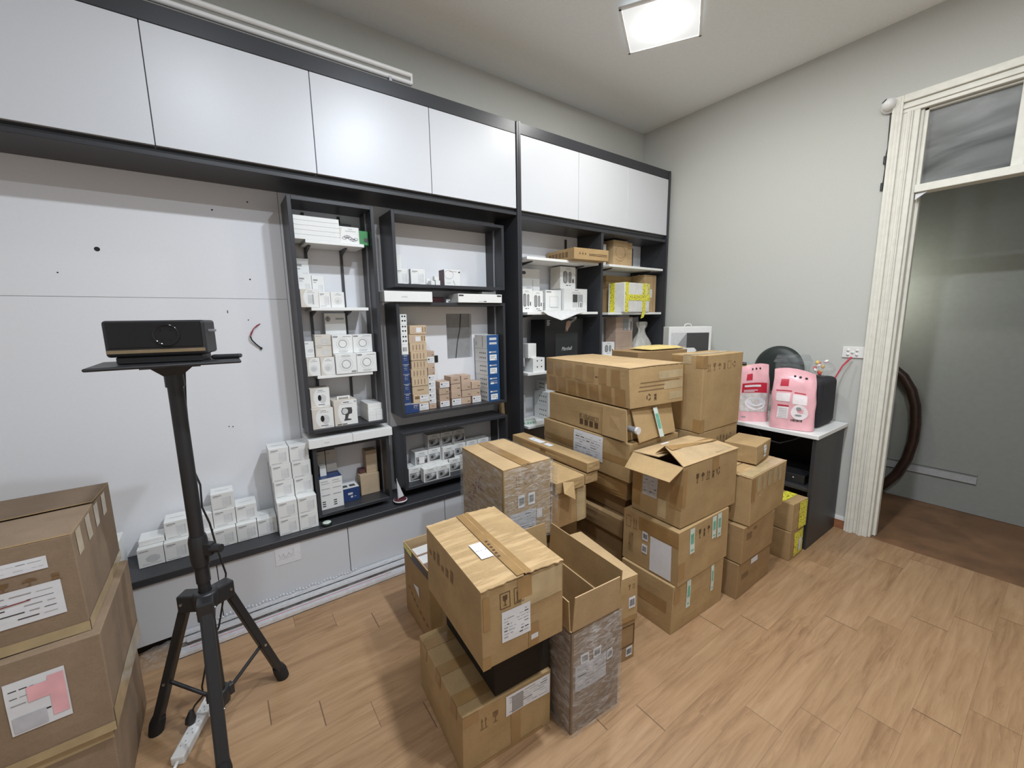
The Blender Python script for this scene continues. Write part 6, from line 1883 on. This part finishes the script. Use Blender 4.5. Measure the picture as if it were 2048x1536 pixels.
m.raw(vs, [(j * N + i, j * N + (i + 1) % N, (j + 1) * N + (i + 1) % N, (j + 1) * N + i) for j in range(K) for i in range(N)], 'clear_film', True)
sw = tag(m.build('sweets_bag'), 'crinkled clear bag of red and yellow sweets on the black box', 'bag'); sw.location = (3.235, 1.008, z)
rn = random.Random(3)
for k in range(9):
    m = MB(); xf = Matrix.Translation((rn.uniform(-0.035, 0.035), rn.uniform(-0.03, 0.03), 0.030 + 0.010 * k)) @ Matrix.Rotation(rn.uniform(0, 3), 4, 'X')
    m.lathe([(0.001, -0.010), (0.012, -0.007), (0.015, 0.0), (0.012, 0.007), (0.001, 0.010)], ('red_sweet', 'yellow_sweet', 'bag_white')[k % 3], 10, xf=xf); m.build('sweet', sw)
m = MB(); m.tube([(3.36, 0.965, z - 0.01), (3.39, 0.94, z + 0.07), (3.42, 0.905, z + 0.13)], [0.004, 0.005, 0.007], 'red_print', 8)
tag(m.build('red_stick'), 'thin red stick leaning beside the wall sockets', 'stick')

# white laptop carton standing on the far end of the desk
pl = Carton('picture_box', 'white carton with a dark laptop picture standing by the right wall', 3.035, 2.02, -33, 0.36, 0.115, 0.655, DT, 60, mat='pack_white', jit=0.001, bulge=0.001)
m = MB()
pl.patch(m, 'F', 0.06, 0.60, 0.94, 0.925, 'pack_grey', 0.0012)
m.face([pl.P('F', 0.06, 0.66, 0.002), pl.P('F', 0.42, 0.925, 0.002), pl.P('F', 0.06, 0.925, 0.002)], 'pack_tint')
pl.patch(m, 'F', 0.42, 0.60, 0.94, 0.92, 'pack_dark', 0.0018)
m.face([pl.P('F', 0.34, 0.66, 0.003), pl.P('F', 0.58, 0.66, 0.003), pl.P('F', 0.66, 0.70, 0.003), pl.P('F', 0.60, 0.735, 0.003), pl.P('F', 0.34, 0.735, 0.003)], 'pack_white')
pl.parts.append(('printed_picture', m, 'dark laptop picture'))
m = MB(); m.tube([(0.15, 0.05, 0.655), (0.155, 0.05, 0.672), (0.18, 0.05, 0.678), (0.205, 0.05, 0.672), (0.21, 0.05, 0.655)], 0.004, 'white_plastic', 6); pl.parts.append(('handle', m, None))
pl.build()

# socket plate and dome camera on the right wall
sp = empty('socket_plate', (3.4585, 0.966, 1.208))
tag(sp, 'white wall plate with four switches beside the door casing', 'socket')
m = MB(); m.box(-0.009, -0.118, 0, 0, 0, 0.074, 'white_plastic'); m.build('plate', sp, bevel=0.002)
for (a, b) in ((-0.032, 0.050), (-0.080, 0.050), (-0.032, 0.022), (-0.080, 0.022), (-0.056, 0.036)):
    m = MB(); m.lathe([(0.001, 0.006), (0.0075, 0.006), (0.009, 0.0)], 'white_plastic', 12, xf=Matrix.Translation((-0.009, a, b)) @ Matrix.Rotation(math.radians(-90), 4, 'Y')); m.build('switch_knob', sp)
dc = empty('dome_camera', (3.456, 0.862, 2.735))
tag(dc, 'white dome camera on the wall above the door casing corner', 'camera')
m = MB(); xf = Matrix.Rotation(math.radians(-90), 4, 'Y'); m.lathe([(0.001, 0.0), (0.042, 0.0), (0.044, 0.012), (0.036, 0.022), (0.001, 0.024)], 'white_plastic', 24, xf=xf); m.build('base', dc)
m = MB(); m.lathe([(0.034 * math.sin(math.pi * k / 12) + 0.0005, 0.036 - 0.034 * math.cos(math.pi * k / 12)) for k in range(13)], 'white_plastic', 20, xf=xf); bl = m.build('ball', dc)
m = MB(); m.lathe([(0.014, 0.030), (0.013, 0.0345), (0.001, 0.0355)], 'gap_black', 16, xf=Matrix.Translation((-0.036, 0, 0)) @ Matrix.Rotation(math.radians(-38), 4, 'Y') @ Matrix.Rotation(math.radians(-35), 4, 'X')); m.build('lens', bl)
m = MB()
m.tube([(3.455, 0.858, 2.70), (3.454, 0.855, 2.60), (3.454, 0.852, 2.50), (3.454, 0.858, 2.44), (3.454, 0.853, 2.38), (3.454, 0.856, 2.27)], 0.003, 'black_plastic', 6)
cb = tag(m.build('camera_cable'), 'thin dark cable running down from the dome camera', 'cable')
for zz in (2.43, 2.275):
    m = MB(); m.tube([(3.452, 0.858, zz - 0.022), (3.452, 0.858, zz + 0.022)], 0.008, 'black_plastic', 8); m.build('connector', cb)
# small white paper scrap tucked into the transom corner
m = MB(); m.face([(3.462, 0.700, 2.196), (3.462, 0.648, 2.200), (3.462, 0.700, 2.163)], 'paper'); m.face([(3.4635, 0.700, 2.163), (3.4635, 0.648, 2.200), (3.4635, 0.700, 2.196)], 'paper')
tag(m.build('paper_scrap'), 'white paper scrap stuck under the transom bar corner', 'paper')
